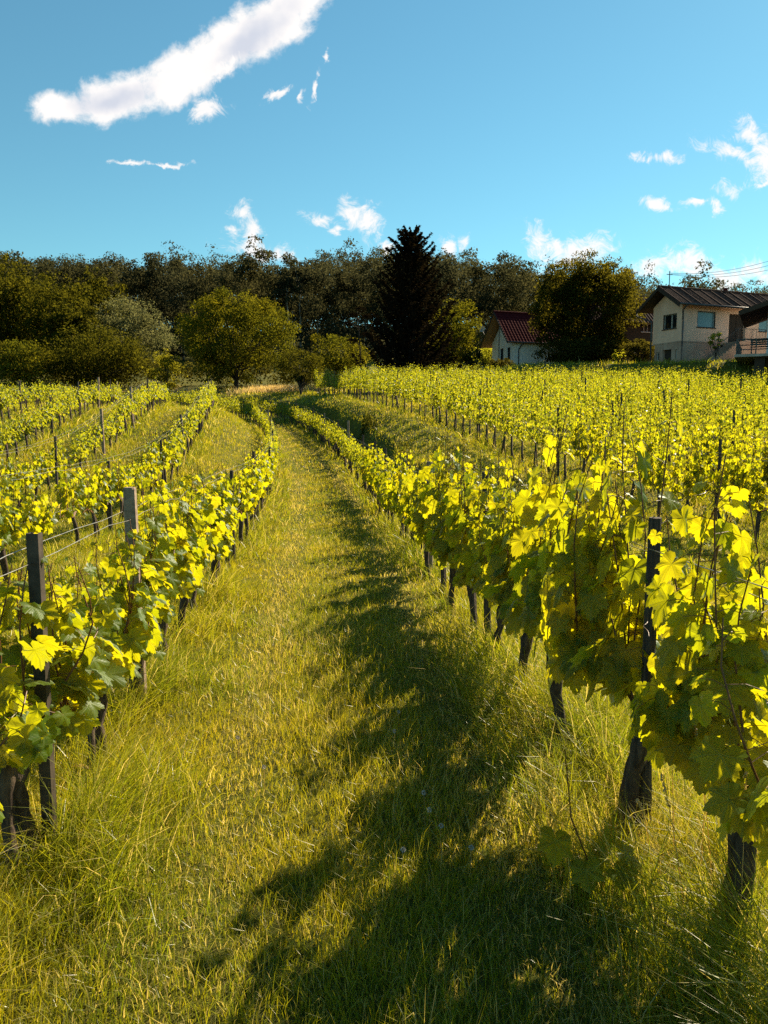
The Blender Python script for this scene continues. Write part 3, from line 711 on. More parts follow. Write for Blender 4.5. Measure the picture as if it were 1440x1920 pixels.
T('broadleaf_tree', 'rounded olive tree standing highest behind the pale silvery tree', 'tree', 198, 496, 99, 110, .5, 'tree_olive', ncl=50, nleaf=7000, size=.34, seed=13, group=GT)
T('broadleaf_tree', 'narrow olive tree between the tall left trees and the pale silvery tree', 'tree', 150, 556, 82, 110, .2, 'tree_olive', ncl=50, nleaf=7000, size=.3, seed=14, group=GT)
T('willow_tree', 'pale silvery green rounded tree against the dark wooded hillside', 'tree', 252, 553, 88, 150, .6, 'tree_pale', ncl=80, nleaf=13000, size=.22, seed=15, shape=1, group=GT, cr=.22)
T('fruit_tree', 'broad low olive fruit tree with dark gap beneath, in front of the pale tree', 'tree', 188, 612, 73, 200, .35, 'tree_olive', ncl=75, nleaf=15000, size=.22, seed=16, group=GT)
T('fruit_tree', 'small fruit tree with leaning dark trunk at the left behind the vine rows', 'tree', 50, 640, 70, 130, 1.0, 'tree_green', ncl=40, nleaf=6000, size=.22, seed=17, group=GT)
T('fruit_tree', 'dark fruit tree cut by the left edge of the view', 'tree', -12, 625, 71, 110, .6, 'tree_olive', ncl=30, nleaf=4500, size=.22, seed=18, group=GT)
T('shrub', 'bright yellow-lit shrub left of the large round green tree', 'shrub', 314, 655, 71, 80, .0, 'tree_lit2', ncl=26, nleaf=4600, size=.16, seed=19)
T('broadleaf_tree', 'large round sunlit green tree with domed crown left of centre', 'tree', 447, 543, 70, 212, .1, 'tree_green', ncl=120, nleaf=26000, size=.21, seed=20, group=GT, trunk_r=.24, cr=.19, shape=3, sprig=.28)
T('clipped_tree', 'short dark clipped tree with flat sunlit top beside the right field', 'tree', 567, 655, 62, 88, .9, 'tree_olive', ncl=60, nleaf=7000, size=.13, seed=21, shape=2, trunk_r=.1)
T('small_tree', 'very small dark tree in front of the short clipped flat-topped tree', 'tree', 566, 697, 59, 28, .9, 'tree_dark', ncl=16, nleaf=2200, size=.11, seed=22, trunk_r=.12)
T('fruit_tree', 'low dark tree with bright leafy top left of the big spruce', 'tree', 638, 628, 68, 120, .8, 'tree_green', ncl=40, nleaf=5500, size=.19, seed=23, group=GT)
T('broadleaf_tree', 'olive broadleaf tree tucked behind the right side of the spruce', 'tree', 846, 560, 66, 130, .4, 'tree_green', ncl=60, nleaf=8500, size=.2, seed=24, group=GT)
T('walnut_tree', 'large dark round walnut tree between the red-roofed cottage and the house', 'tree', 1092, 476, 60, 200, .0, 'tree_walnut', ncl=140, nleaf=36000, size=.21, seed=25, shape=3, trunk_r=.28, cr=.2, sprig=.25)
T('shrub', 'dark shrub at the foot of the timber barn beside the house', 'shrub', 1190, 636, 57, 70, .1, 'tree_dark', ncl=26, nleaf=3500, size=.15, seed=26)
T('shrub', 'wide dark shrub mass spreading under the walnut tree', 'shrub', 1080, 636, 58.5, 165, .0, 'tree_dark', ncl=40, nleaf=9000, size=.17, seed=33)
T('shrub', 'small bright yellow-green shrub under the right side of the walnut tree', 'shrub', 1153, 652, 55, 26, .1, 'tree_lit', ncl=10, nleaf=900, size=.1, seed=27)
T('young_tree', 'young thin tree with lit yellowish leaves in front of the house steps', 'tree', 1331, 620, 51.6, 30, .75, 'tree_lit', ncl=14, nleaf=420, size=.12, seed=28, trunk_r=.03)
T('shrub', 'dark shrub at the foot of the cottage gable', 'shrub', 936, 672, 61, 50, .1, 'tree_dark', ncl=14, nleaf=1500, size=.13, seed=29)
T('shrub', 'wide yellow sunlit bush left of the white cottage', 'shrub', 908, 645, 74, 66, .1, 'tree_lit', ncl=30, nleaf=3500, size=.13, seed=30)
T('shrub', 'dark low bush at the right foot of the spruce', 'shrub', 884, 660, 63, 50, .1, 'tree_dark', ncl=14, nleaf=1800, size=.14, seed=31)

def spruce(x, y, ztop, width, seed=3):
    r = np.random.default_rng(seed); zb = float(H(x, y)); h = ztop - zb; tr, lf = Geo(), Geo()
    t = np.linspace(0, 1, 8); tube(tr, np.column_stack([t * 0, t * 0, t * h - .3]), np.linspace(.26, .02, 8), 8, False, rough=.2)
    P, Nn, Td, S = [], [], [], []
    z = .5
    while z < h - .25:
        f = 1 - z / h; R0 = width * (f ** .5)
        for a in rng.uniform(0, 2 * math.pi) + np.arange(9) * 2 * math.pi / 9 + r.normal(0, .25, 9):
            Lb = R0 * r.uniform(.6, 1.3) + .15; q = np.linspace(0, 1, 7)
            rise = .62                       # tips turn up
            bx = q * Lb; bz = -.42 * Lb * q * (1 - q) * 1.6 * f + rise * Lb * q ** 2 * .9
            c, s_ = math.cos(a), math.sin(a); pts = np.column_stack([c * bx, s_ * bx, z + bz])
            tube(tr, pts, np.linspace(.035, .008, 7) * (.4 + f), 3, False)
            m = int(34 + 80 * Lb / width); u = r.uniform(.12, 1.03, m) ** .8
            base = np.column_stack([np.interp(u, q, pts[:, i]) for i in range(3)])
            sd = r.normal(0, 1, m); spread = .24 * Lb * (1 - u * .75) * np.clip(sd, -1.6, 1.6) * .6
            base = base + np.column_stack([-s_ * spread, c * spread, -np.abs(r.normal(0, .10, m)) * (1.1 - u)])
            out = np.column_stack([c + -s_ * sd * .5, s_ + c * sd * .5, r.uniform(-.7, .25, m)])
            P.append(base); Td.append(out); Nn.append(r.normal(0, .6, (m, 3)) + [0, 0, .8]); S.append(r.uniform(.7, 1.4, m) * (.26 + .10 * f))
        z += r.uniform(.30, .46) * (1 if f > .25 else .8)
    inst(lf, CARD * [.62, 1, 1], CARDF, np.vstack(P), frames(np.vstack(Nn), np.vstack(Td)), np.concatenate(S))
    e = empty('spruce_tree', (x, y, zb), label='tall blackish conical spruce rising above the wooded skyline behind the field', category='tree')
    obj('trunk', tr.mesh('spruce_trunk', M['tree_bark'], True), e); obj('crown', lf.mesh('spruce_crown', M['spruce']), e)
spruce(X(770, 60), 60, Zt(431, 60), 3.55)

def thin_pine():
    r = np.random.default_rng(5); x, y = X(673, 63), 63; zb = float(H(x, y)); h = Zt(578, 63) - zb; tr, lf = Geo(), Geo()
    t = np.linspace(0, 1, 7); tp = np.column_stack([.15 * np.sin(t * 4), t * 0, t * h]); tube(tr, tp, np.linspace(.09, .03, 7), 6, False)
    cs = []
    for (q, dx) in ((.92, -.4), (.98, .2), (.9, .7), (.82, -.8), (.7, .6), (.62, -.5)):
        b = np.array([dx, r.normal(0, .3), q * h]); a = np.array([.1, 0, q * h - .35]); tube(tr, [a, (a + b) / 2, b], [.03, .02, .01], 4, False); cs.append(b)
    crown(lf, np.array(cs), np.full(len(cs), .42), 700, .18, r, .5)
    e = empty('pine_tree', (x, y, zb), label='thin spindly dark pine just left of the big spruce', category='tree')
    obj('trunk', tr.mesh('pine_trunk', M['tree_bark'], True), e); obj('crown', lf.mesh('pine_crown', M['spruce']), e)
thin_pine()

def forest():
    g = Geo(); var = []
    for i in range(7):
        tr, lf = tree_geos([15, 17, 16, 14, 18, 15.5, 16.5][i], [3.2, 3.0, 3.6, 2.9, 3.3, 3.8, 3.1][i], [1.5, 2, 1.2, 2, 3, 1.5, 2][i], 46, 2900, .36, 100 + i, trunk_r=.16, limbs=False, cr=.34, sprig=0, shape=4, ztrim=1.0)
        var.append((np.concatenate(tr.V), np.concatenate(tr.F), np.concatenate(lf.V), np.concatenate(lf.F)))
    r = np.random.default_rng(9); y = 112.0; cnt = 0
    while y < 204:
        W = .56 * y + 10; x = -W + r.uniform(0, 4)
        while x < W:
            xx, yy = x + r.normal(0, .9), y + r.normal(0, 1.4)
            tv, tf, lv, lfc = var[r.integers(7)]; a = r.uniform(0, 6.28); c, s_ = math.cos(a), math.sin(a); k = r.uniform(.85, 1.12); kz = k * r.uniform(.9, 1.05)
            if y > 185: kz *= 1.05
            z = float(H(xx, yy))
            keep = np.ones(len(lfc), bool)
            if 124 < y < 178: keep = r.random(len(lfc) // 2).repeat(2)[:len(lfc)] < .4
            for vv, ff, mi in ((tv, tf, 1), (lv, lfc[keep], 0)):
                if mi == 1 and y > 135: continue
                q = vv * (k, k, kz); g.add(np.column_stack([q[:, 0] * c - q[:, 1] * s_ + xx, q[:, 0] * s_ + q[:, 1] * c + yy, q[:, 2] + z - .3]), ff, mi=mi)
            # undergrowth at the wood's edge
            x += r.uniform(4.2, 6.6) if y < 180 else r.uniform(3.4, 4.8); cnt += 1
        y += 5.2 if y < 125 else 7.5
    r2 = np.random.default_rng(4)
    for yy, n_ in ((107, 13000), (118, 11000), (135, 11000), (160, 11000), (188, 11000)):
        xs = np.arange(-.56 * yy - 12, .56 * yy + 12, 1.5); ya = yy + r2.normal(0, 2, len(xs)); c = np.column_stack([xs, ya, H(xs, ya) + r2.uniform(.3, 4.0 if yy < 130 else 8.0, len(xs))])
        crown(g, c, r2.uniform(1.4, 2.6, len(xs)), n_, .55, r2)
    print('forest trees', cnt, 'faces', sum(map(len, g.F)))
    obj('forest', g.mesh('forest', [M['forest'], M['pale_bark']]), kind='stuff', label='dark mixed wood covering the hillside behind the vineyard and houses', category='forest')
forest()
def undergrowth():
    g = Geo(); r = np.random.default_rng(21); xs = np.arange(-46, -3, .55); ya = 76 + r.normal(0, 1.0, len(xs)); c = np.column_stack([xs, ya, H(xs, ya) + r.uniform(.2, 2.2, len(xs))])
    crown(g, c, r.uniform(.7, 1.5, len(xs)), 16000, .24, r)
    obj('undergrowth', g.mesh('undergrowth', M['tree_dark']), kind='stuff', label='dark tangled undergrowth between the trees behind the vineyard', category='undergrowth')
undergrowth()
def pale_trunks():
    for i, (px, Y, yt, lab) in enumerate([(549, 109, 530, 'tall pale bare trunk at the edge of the wood above the clipped tree'), (568, 111, 520, 'second pale bare trunk at the wood edge, nearer the spruce'), (524, 110, 560, 'shorter pale leaning trunk at the wood edge behind the round green tree')]):
        x = X(px, Y); zb = float(H(x, Y)); h = Zt(yt, Y) - zb; r = np.random.default_rng(40 + i); tr, lf = Geo(), Geo(); t = np.linspace(0, 1, 7)
        tp = np.column_stack([np.cumsum(r.normal(0, .12, 7)), t * 0, t * h - .3]); tube(tr, tp, np.linspace(.2, .07, 7), 6, False)
        c = tp[-1] + r.normal(0, 1, (9, 3)) * [1.3, 1, 1]
        for b in c[:6]: tube(tr, [tp[-2], (tp[-2] + b) / 2, b], [.06, .04, .02], 4, False)
        crown(lf, c, np.full(9, 1.0), 900, .4, r)
        e = empty('forest_tree', (x, Y, zb), label=lab, category='tree'); obj('trunk', tr.mesh('trunk', M['pale_bark'], True), e); obj('crown', lf.mesh('crown', M['forest']), e)
pale_trunks()

# ---------------------------------------------------------------- buildings
def stucco(name, c1, c2, stain):
    m, nt, out = mat(name); L = nt.links.new; b = nt.nodes.new('ShaderNodeBsdfPrincipled'); b.inputs['Roughness'].default_value = .95; b.inputs['Specular IOR Level'].default_value = .1
    n1 = noise(nt, 1.1, 6, .65); n2 = noise(nt, 9, 3, .6)
    tc = nt.nodes.new('ShaderNodeTexCoord'); mp = nt.nodes.new('ShaderNodeMapping'); mp.inputs[3].default_value = (5, 5, .5); L(tc.outputs['Object'], mp.inputs[0]); n3 = noise(nt, 1.2, 5, .7, mp.outputs[0])
    c = mixc(nt, sstep(nt, n1, .35, .65), c1, c2); c = mixc(nt, math_n(nt, 'MULTIPLY', sstep(nt, n3, .52, .75), .5), c, stain)
    L(c, b.inputs['Base Color']); bp = nt.nodes.new('ShaderNodeBump'); bp.inputs['Strength'].default_value = .3; bp.inputs['Distance'].default_value = .006
    L(n2, bp.inputs['Height']); L(bp.outputs[0], b.inputs['Normal']); L(b.outputs[0], out.inputs[0]); return m
M['stucco'] = stucco('stucco_apricot', (.78, .46, .33), (.86, .53, .39), (.50, .30, .22))
M['plinth'] = stucco('plinth_render', (.40, .24, .18), (.52, .34, .26), (.17, .10, .08))
M['white'] = stucco('stucco_white', (.80, .78, .78), (.86, .84, .84), (.62, .59, .57))
M['eternit'] = simple('roof_fibre_cement', (.045, .022, .017), (.12, .068, .055), 5, 1.0, .4, 7, (1, 1, 1), 0, .05)
M['red_tile'] = simple('roof_red_tile', (.055, .006, .008), (.10, .014, .015), 7, .95, .3, 5, None, 0, .05)
M['dark_roof'] = simple('roof_dark', (.025, .013, .013), (.06, .034, .032), 6, 1, .3, 6, None, 0, .05)
M['dark_wood'] = simple('dark_timber', (.022, .014, .010), (.06, .038, .026), 8, .8, .5, 6, (6, 6, .6))
M['soffit'] = simple('soffit_pine', (.35, .16, .05), (.45, .22, .08), 6, .7, .2, 5, (1, 8, 1))
M['gutter'] = simple('gutter_metal', (.05, .05, .055), (.10, .10, .11), 6, .5, 0, 3, None, .5)
M['blind'] = simple('blue_blind', (.13, .24, .29), (.15, .27, .32), 3, .25, 0, 3, None, 0, .6)
M['glass'] = simple('window_glass', (.008, .008, .01), (.015, .013, .014), 3, .05, 0, 2, None, 0, .8)
M['frame_w'] = simple('window_frame_pale', (.42, .38, .35), (.55, .5, .46), 10, .6, .1)
M['frame_d'] = simple('window_frame_dark', (.03, .02, .018), (.06, .04, .035), 10, .6, .1)
M['iron'] = simple('iron_railing', (.05, .05, .05), (.12, .11, .11), 12, .5, .1, 3, None, .6)
M['conc'] = simple('balcony_concrete', (.28, .24, .21), (.42, .37, .33), 5, .9, .3, 7)
M['stone'] = simple('rubble_stone', (.05, .04, .032), (.15, .12, .095), 6, .95, .6, 7)

def wall(geo, axis, L0, L1, off, th, z0, z1, holes, mi=0):
    """wall running along axis ('x' or 'y') with real openings; th goes towards the inside"""
    xs = sorted({L0, L1, *[h[0] for h in holes], *[h[1] for h in holes]}); zs = sorted({z0, z1, *[h[2] for h in holes], *[h[3] for h in holes]})
    for a, b in zip(xs, xs[1:]):
        run = None
        for c, d in list(zip(zs, zs[1:])) + [(None, None)]:
            solid = c is not None and not any(h[0] <= a and b <= h[1] and h[2] <= c and d <= h[3] for h in holes)
            if solid: run = [c, d] if run is None else [run[0], d]
            elif run:
                if axis == 'x': box(geo, a, b, off, off + th, run[0], run[1], mi)
                else: box(geo, off, off + th, a, b, run[0], run[1], mi)
                run = None
def rect_frame(g, axis, a, b, z0, z1, off, w_=.06, d=.06, mull=()):
    def bx(p0, p1, q0, q1):
        if axis == 'x': box(g, p0, p1, off, off + d, q0, q1)
        else: box(g, off, off + d, p0, p1, q0, q1)
    bx(a, b, z0, z0 + w_); bx(a, b, z1 - w_, z1); bx(a, a + w_, z0 + w_, z1 - w_); bx(b - w_, b, z0 + w_, z1 - w_)
    for m_ in mull: bx(m_ - w_ / 2, m_ + w_ / 2, z0 + w_, z1 - w_)
def window(parent, axis, a, b, z0, z1, face, glass, frame='frame_w', mull=(), dark=True, sill=True, inward=1):
    """face: coordinate of the outer wall face; the window sits 0.1 m inside it"""
    g = Geo(); rect_frame(g, axis, a + .002, b - .002, z0 + .002, z1 - .002, face + .10, .055, .05, mull)
    o = obj('window', g.mesh('window_frame', M[frame]), parent)
    g = Geo()
    if axis == 'x': box(g, a + .03, b - .03, face + .155, face + .17, z0 + .03, z1 - .03)
    else: box(g, face + .155, face + .17, a + .03, b - .03, z0 + .03, z1 - .03)
    obj('pane', g.mesh('window_pane', M[glass]), o)
    if dark:
        g = Geo(); rect_frame(g, axis, a + .003, b - .003, z0 + .003, z1 - .003, face + .02, .035, .07); obj('surround', g.mesh('window_surround', M['frame_d']), o)
    if sill:
        g = Geo()
        if axis == 'x': box(g, a - .06, b + .06, face - .07, face + .09, z0 - .045, z0 - .002)
        else: box(g, face - .07, face + .09, a - .06, b + .06, z0 - .045, z0 - .002)
        obj('sill', g.mesh('window_sill', M['frame_d' if dark else 'frame_w']), o)
def slope_sheet(x0, x1, ye, ze, yr, zr, step, amp, wl, th=.05):
    """corrugated sheet from the eave (ye,ze) to the ridge (yr,zr) with a closed underside"""
    g = Geo(); xs = np.arange(x0, x1 + 1e-6, step); n = len(xs); w_ = amp * np.cos(xs * 2 * math.pi / wl); nz = np.array([0, -(zr - ze), abs(yr - ye)]); 
    if yr < ye: nz = np.array([0, (zr - ze), abs(yr - ye)])
    nz = nz / np.linalg.norm(nz)
    def ln(y, z, o): return np.column_stack([xs, y + nz[1] * (w_ + o), z + nz[2] * (w_ + o)])
    V = np.vstack([ln(ye, ze, 0), ln(yr, zr, 0), ln(ye, ze, -th), ln(yr, zr, -th)]); F = []
    for i in range(n - 1):
        F += [(i, i + 1, n + i + 1), (i, n + i + 1, n + i), (2 * n + i, 3 * n + i + 1, 2 * n + i + 1), (2 * n + i, 3 * n + i, 3 * n + i + 1),
              (i, 2 * n + i + 1, i + 1), (i, 2 * n + i, 2 * n + i + 1), (n + i, n + i + 1, 3 * n + i + 1), (n + i, 3 * n + i + 1, 3 * n + i)]
    for i in (0, n - 1): F += [(i, n + i, 3 * n + i), (i, 3 * n + i, 2 * n + i)]
    g.add(V, F); return g
RZ = math.atan2(.37, .93)

def main_house():
    zb = 3.97; e = empty('bungalow', (20.1, 53, zb), RZ, label='apricot rendered bungalow with dark corrugated roof on a grey basement at right', category='house')
    LX, LY = 11.0, 2.8; PT, EV, PK_ = 1.43, 3.98, 4.86
    # upper walls
    g = Geo()
    wall(g, 'x', 0, LX, 0, .3, PT, EV, [(1.34, 2.94, 2.42, 3.5), (4.17, 5.71, 1.5, 3.45), (6.93, 7.97, 2.36, 3.44)])
    wall(g, 'y', .302, LY - .302, 0, .3, PT, EV, [(.47, 1.79, 2.35, 3.35)])
    wall(g, 'y', .302, LY - .302, LX - .3, .3, PT, EV, []); wall(g, 'x', 0, LX, LY - .3, .3, PT, EV, [])
    poly_prism(g, [(0, 0, EV + .001), (0, LY, EV + .001), (0, LY / 2, PK_)], (.3, 0, 0)); poly_prism(g, [(LX - .3, 0, EV + .001), (LX - .3, LY, EV + .001), (LX - .3, LY / 2, PK_)], (.3, 0, 0))
    obj('wall', g.mesh('house_wall', M['stucco']), e)
    g = Geo(); p = -.03
    wall(g, 'x', p, LX, p, .33, -1, PT - .001, [(3.45, 3.8, 1.05, 1.3)])
    wall(g, 'y', .302, LY - .3, p, .33, -1, PT - .001, [(.84, 1.68, -.9, .96), (2.0, 2.32, .25, .86), (.302, .46, .3, .92)])
    box(g, p + .33, LX, LY - .3, LY, -1, PT - .001); box(g, p, LX, p - .02, p - .001, PT - .06, PT + .02); box(g, p - .02, p - .001, p, LY, PT - .06, PT + .02)
    obj('basement_wall', g.mesh('house_basement', M['plinth']), e)
    # dark interior liner so that the openings read as rooms
    window(e, 'x', 1.34, 2.94, 2.42, 3.5, 0, 'blind'); window(e, 'x', 6.93, 7.97, 2.36, 3.44, 0, 'blind')
    window(e, 'y', .47, 1.79, 2.35, 3.35, 0, 'glass', 'frame_w', (1.05,))
    window(e, 'y', 2.0, 2.32, .25, .86, -.03, 'glass', 'frame_w', (), False, False); window(e, 'y', .302, .46, .3, .92, -.03, 'glass', 'frame_w', (), False, False)
    g = Geo(); box(g, 4.2, 5.68, .2, .26, 1.5, 3.42); 
    for (a, b) in ((4.3, 4.88), (5.0, 5.58)): box(g, a, b, .17, .199, 1.65, 2.4); box(g, a, b, .17, .199, 2.5, 3.3)
    d_ = obj('door', g.mesh('house_door', M['dark_wood']), e); g = Geo(); box(g, 4.9, 4.94, .10, .169, 2.35, 2.5); obj('handle', g.mesh('door_handle', M['iron']), d_)
    g = Geo(); box(g, .17, .23, .86, 1.66, -.9, .94); obj('basement_door', g.mesh('basement_door', M['dark_wood']), e)
    # roof
    ze, zr, ye, yr, x0, x1 = 3.80, 5.18, -.75, LY / 2, -.9, LX + .7
    g = slope_sheet(x0, x1, ye, ze, yr, zr, .035, .022, .177); g2 = slope_sheet(x0, x1, 2 * yr - ye, ze, yr, zr, .035, .022, .177); g.add(np.concatenate(g2.V), np.concatenate(g2.F))
    s = (zr - ze) / (yr - ye)
    rf = obj('roof', g.mesh('house_roof', M['eternit']), e)
    g = Geo()
    for i, xx in enumerate(np.arange(x0 + .02, x1, .9)):
        poly_prism(g, [(xx, ye - .01, ze + .01), (xx, yr, zr + .01), (xx, yr, zr + .075), (xx, ye - .01, ze + .075)], (.07, 0, 0))
    obj('roof_rib', g.mesh('roof_rib', M['dark_roof']), rf)
    g = Geo(); tube(g, [(x0, yr, zr + .03), (x1, yr, zr + .03)], .09, 8); obj('ridge_cap', g.mesh('ridge_cap', M['eternit']), rf)
    g = Geo()
    for sg in (0, 1):
        ya = ye if sg == 0 else 2 * yr - ye
        poly_prism(g, [(x0 - .03, ya, ze - .26), (x0 - .03, yr, zr - .26), (x0 - .03, yr, zr - .03), (x0 - .03, ya, ze - .03)], (.03, 0, 0))
        poly_prism(g, [(x0, ya, ze - .09), (x0, yr, zr - .09), (x0, yr, zr - .06), (x0, ya, ze - .06)], (x1 - x0, 0, 0))
    obj('verge_board', g.mesh('verge_board', M['dark_wood']), rf)
    g = Geo(); tube(g, [(x0, ye - .06, ze - .03), (x1, ye - .06, ze - .05)], .065, 8); obj('gutter', g.mesh('gutter', M['gutter'], True), rf)
    g = Geo(); tube(g, [(-.3, ye - .06, ze - .08), (-.2, -.3, ze - .35), (.02, -.09, ze - .75), (.04, -.09, ze - 1.2), (.04, -.09, -.7)], .048, 8); obj('downpipe', g.mesh('downpipe', M['gutter'], True), e)
    g = Geo(); tube(g, [(x0 + .05, 2 * yr - ye + .05, ze - .06), (x0 + .1, 2 * yr - ye + .02, ze - .35), (-.10, LY + .1, ze - .75), (-.10, LY + .03, ze - 1), (-.10, LY + .03, -.7)], .048, 8); obj('downpipe', g.mesh('downpipe', M['gutter'], True), e)
    g = Geo(); tube(g, [(5.2, yr + .1, zr), (5.2, yr + .1, zr + .22)], .14, 10); tube(g, [(5.2, yr + .1, zr + .22), (5.2, yr + .1, zr + .28)], .2, 10); obj('roof_vent', g.mesh('roof_vent', M['red_tile']), rf)
    g = Geo(); tube(g, [(.05, yr, zr - .2), (.05, yr, zr + 1.1)], .03, 6); box(g, -.2, .3, yr - .02, yr + .02, zr + .85, zr + .89); obj('cable_mast', g.mesh('cable_mast', M['gutter']), rf)
    # landing, steps and railing
    g = Geo(); box(g, 3.95, 6.35, -1.25, -.04, .1, 1.46)
    for i in range(7): box(g, 3.95 - .26 * (i + 1), 3.948 - .26 * i, -1.1, -.06, -.2, 1.46 - .17 * (i + 1))
    for i in range(6): box(g, 6.352 + .26 * i, 6.35 + .26 * (i + 1), -1.1, -.06, -.2, 1.46 - .17 * (i + 1))
    obj('steps', g.mesh('house_steps', M['plinth']), e)
    g = Geo(); top = 2.32
    path = [(2.2, 1.18), (3.9, top), (6.35, top), (7.9, 1.35)]
    tube(g, [(a, -1.15, b) for a, b in path], .022, 6); tube(g, [(a, -1.15, b - .74) for a, b in path], .014, 5)
    for xx in np.arange(2.25, 7.9, .145):
        zt = np.interp(xx, [a for a, b in path], [b for a, b in path]); sh = .1 if int(xx / .145) % 2 else -.1
        tube(g, [(xx, -1.15, zt - .74), (xx + (sh if 3.9 < xx < 6.2 else 0), -1.15, zt)], .008, 4, False)
    for xx in (2.2, 3.9, 5.1, 6.35, 7.9):
        zt = np.interp(xx, [a for a, b in path], [b for a, b in path]); tube(g, [(xx, -1.15, zt - .95), (xx, -1.15, zt)], .022, 6)
    obj('railing', g.mesh('house_railing', M['iron']), e)
main_house()

def cottage():
    zb = 4.0; e = empty('cottage', (10.9, 65, zb), RZ, label='small white cottage with steep dark red tiled roof left of the walnut tree', category='house')
    LX, LY, EV = 8, 3.8, 2.75; yr, zr, ye, ze = 1.9, 5.15, -.42, 2.5
    g = Geo(); wall(g, 'x', 0, LX, 0, .25, -1, EV, []); wall(g, 'y', .252, LY - .252, 0, .25, -1, EV, [(.75, 1.35, .4, 2.2), (1.9, 2.5, .4, 2.2)])
    wall(g, 'y', .252, LY - .252, LX - .25, .25, -1, EV, []); wall(g, 'x', 0, LX, LY - .25, .25, -1, EV, [])
    for xx in (0, LX - .25): poly_prism(g, [(xx, 0, EV + .001), (xx, LY, EV + .001), (xx, LY / 2, 4.75)], (.25, 0, 0))
    obj('wall', g.mesh('cottage_wall', M['white']), e)
    window(e, 'y', .75, 1.35, .4, 2.2, 0, 'glass', 'frame_d', (), False, False); window(e, 'y', 1.9, 2.5, .4, 2.2, 0, 'glass', 'frame_d', (), False, False)
    g = Geo(); x0, x1 = -1.0, LX + .5; rows_ = 12
    for sg in (0, 1):
        for i in range(rows_):                                  # overlapping courses of tiles with a wavy edge
            f0, f1 = i / rows_, (i + 1.12) / rows_; ya, yb_ = ye + (yr - ye) * f0, ye + (yr - ye) * min(f1, 1); za, zc = ze + (zr - ze) * f0 + .05, ze + (zr - ze) * min(f1, 1) + .012
            if sg: ya, yb_ = 2 * yr - ya, 2 * yr - yb_
            q = slope_sheet(x0, x1, ya, za, yb_, zc, .06, .02, .30, .03); g.add(np.concatenate(q.V), np.concatenate(q.F))
    rf = obj('roof', g.mesh('cottage_roof', M['red_tile']), e)
    g = Geo()
    for xx in np.arange(x0, x1, .33): tube(g, [(xx, yr, zr + .05), (xx + .32, yr, zr + .07)], [.085, .1], 8)
    obj('ridge_cap', g.mesh('cottage_ridge', M['red_tile']), rf)
    g = Geo()
    for sg in (0, 1):
        ya = ye if sg == 0 else 2 * yr - ye
        poly_prism(g, [(x0 + .04, ya, ze - .09), (x0 + .04, yr, zr - .09), (x0 + .04, yr, zr - .04), (x0 + .04, ya, ze - .04)], (x1 - x0 - .08, 0, 0))
    obj('soffit', g.mesh('cottage_soffit', M['soffit']), rf)
    g = Geo()
    for sg in (0, 1):
        ya = ye if sg == 0 else 2 * yr - ye
        poly_prism(g, [(x0 - .02, ya, ze - .12), (x0 - .02, yr, zr - .12), (x0 - .02, yr, zr + .05), (x0 - .02, ya, ze + .05)], (.055, 0, 0))
    obj('verge_board', g.mesh('cottage_verge', M['dark_wood']), rf)
    g = Geo(); tube(g, [(x0, ye - .06, ze), (x1, ye - .06, ze - .03)], .06, 8); obj('gutter', g.mesh('cottage_gutter', M['gutter'], True), rf)
    g = Geo(); tube(g, [(.5, ye - .06, ze - .05), (.45, -.1, ze - .3), (.3, -.07, ze - .6), (.3, -.07, -.8)], .05, 8); obj('downpipe', g.mesh('cottage_downpipe', M['gutter'], True), e)
    g = Geo(); tube(g, [(-.95, 1.0, -.8), (-.95, 1.0, 3.9)], .035, 6); obj('verge_pole', g.mesh('verge_pole', M['gutter']), e)
    g = Geo(); n = 14; a = np.arange(n) * 2 * math.pi / n; cc = np.array([-1.25, 3.5, 3.95]); dn = norm(np.array([-.5, -.8, .35])); ux = norm(np.cross(dn, [0, 0, 1])); uy = np.cross(ux, dn)
    rim = cc + np.cos(a)[:, None] * ux * .3 + np.sin(a)[:, None] * uy * .3; V = np.vstack([[cc - dn * .07], rim, [cc - dn * .085], rim - dn * .012])
    F = [(0, 1 + (i + 1) % n, 1 + i) for i in range(n)] + [(n + 1, n + 2 + i, n + 2 + (i + 1) % n) for i in range(n)]
    g.add(V, F); tube(g, [cc - dn * .08, (-1.0, 3.45, 3.45)], .02, 5); tube(g, [cc + dn * .25, cc - uy * .28], .012, 4); obj('satellite_dish', g.mesh('satellite_dish', M['frame_w']), e)
cottage()

def barn():
    e = empty('timber_barn', (16.6, 61.5, 3.9), RZ, label='dark timber barn with dark roof half hidden between walnut tree and bungalow', category='barn')
    g = Geo(); wall(g, 'x', 0, 8, 0, .2, -1, 4.4, [(4.4, 5.5, 3.25, 3.95)]); wall(g, 'y', .202, 3.8, 0, .2, -1, 4.4, []); wall(g, 'y', .202, 3.8, 7.8, .2, -1, 4.4, []); box(g, 0, 8, 3.8, 4, -1, 4.4)
    for xx in (0, 7.8): poly_prism(g, [(xx, 0, 4.401), (xx, 4, 4.401), (xx, 2, 6.2)], (.2, 0, 0))
    obj('wall', g.mesh('barn_wall', M['dark_wood']), e)
    window(e, 'x', 4.4, 5.5, 3.25, 3.95, -.03, 'glass', 'frame_w', (4.75, 5.1), False, True)
    g = slope_sheet(-.6, 8.6, -.7, 3.9, 2, 6.45, .08, .02, .3); q = slope_sheet(-.6, 8.6, 4.7, 3.9, 2, 6.45, .08, .02, .3); g.add(np.concatenate(q.V), np.concatenate(q.F))
    obj('roof', g.mesh('barn_roof', M['dark_roof']), e)
barn()

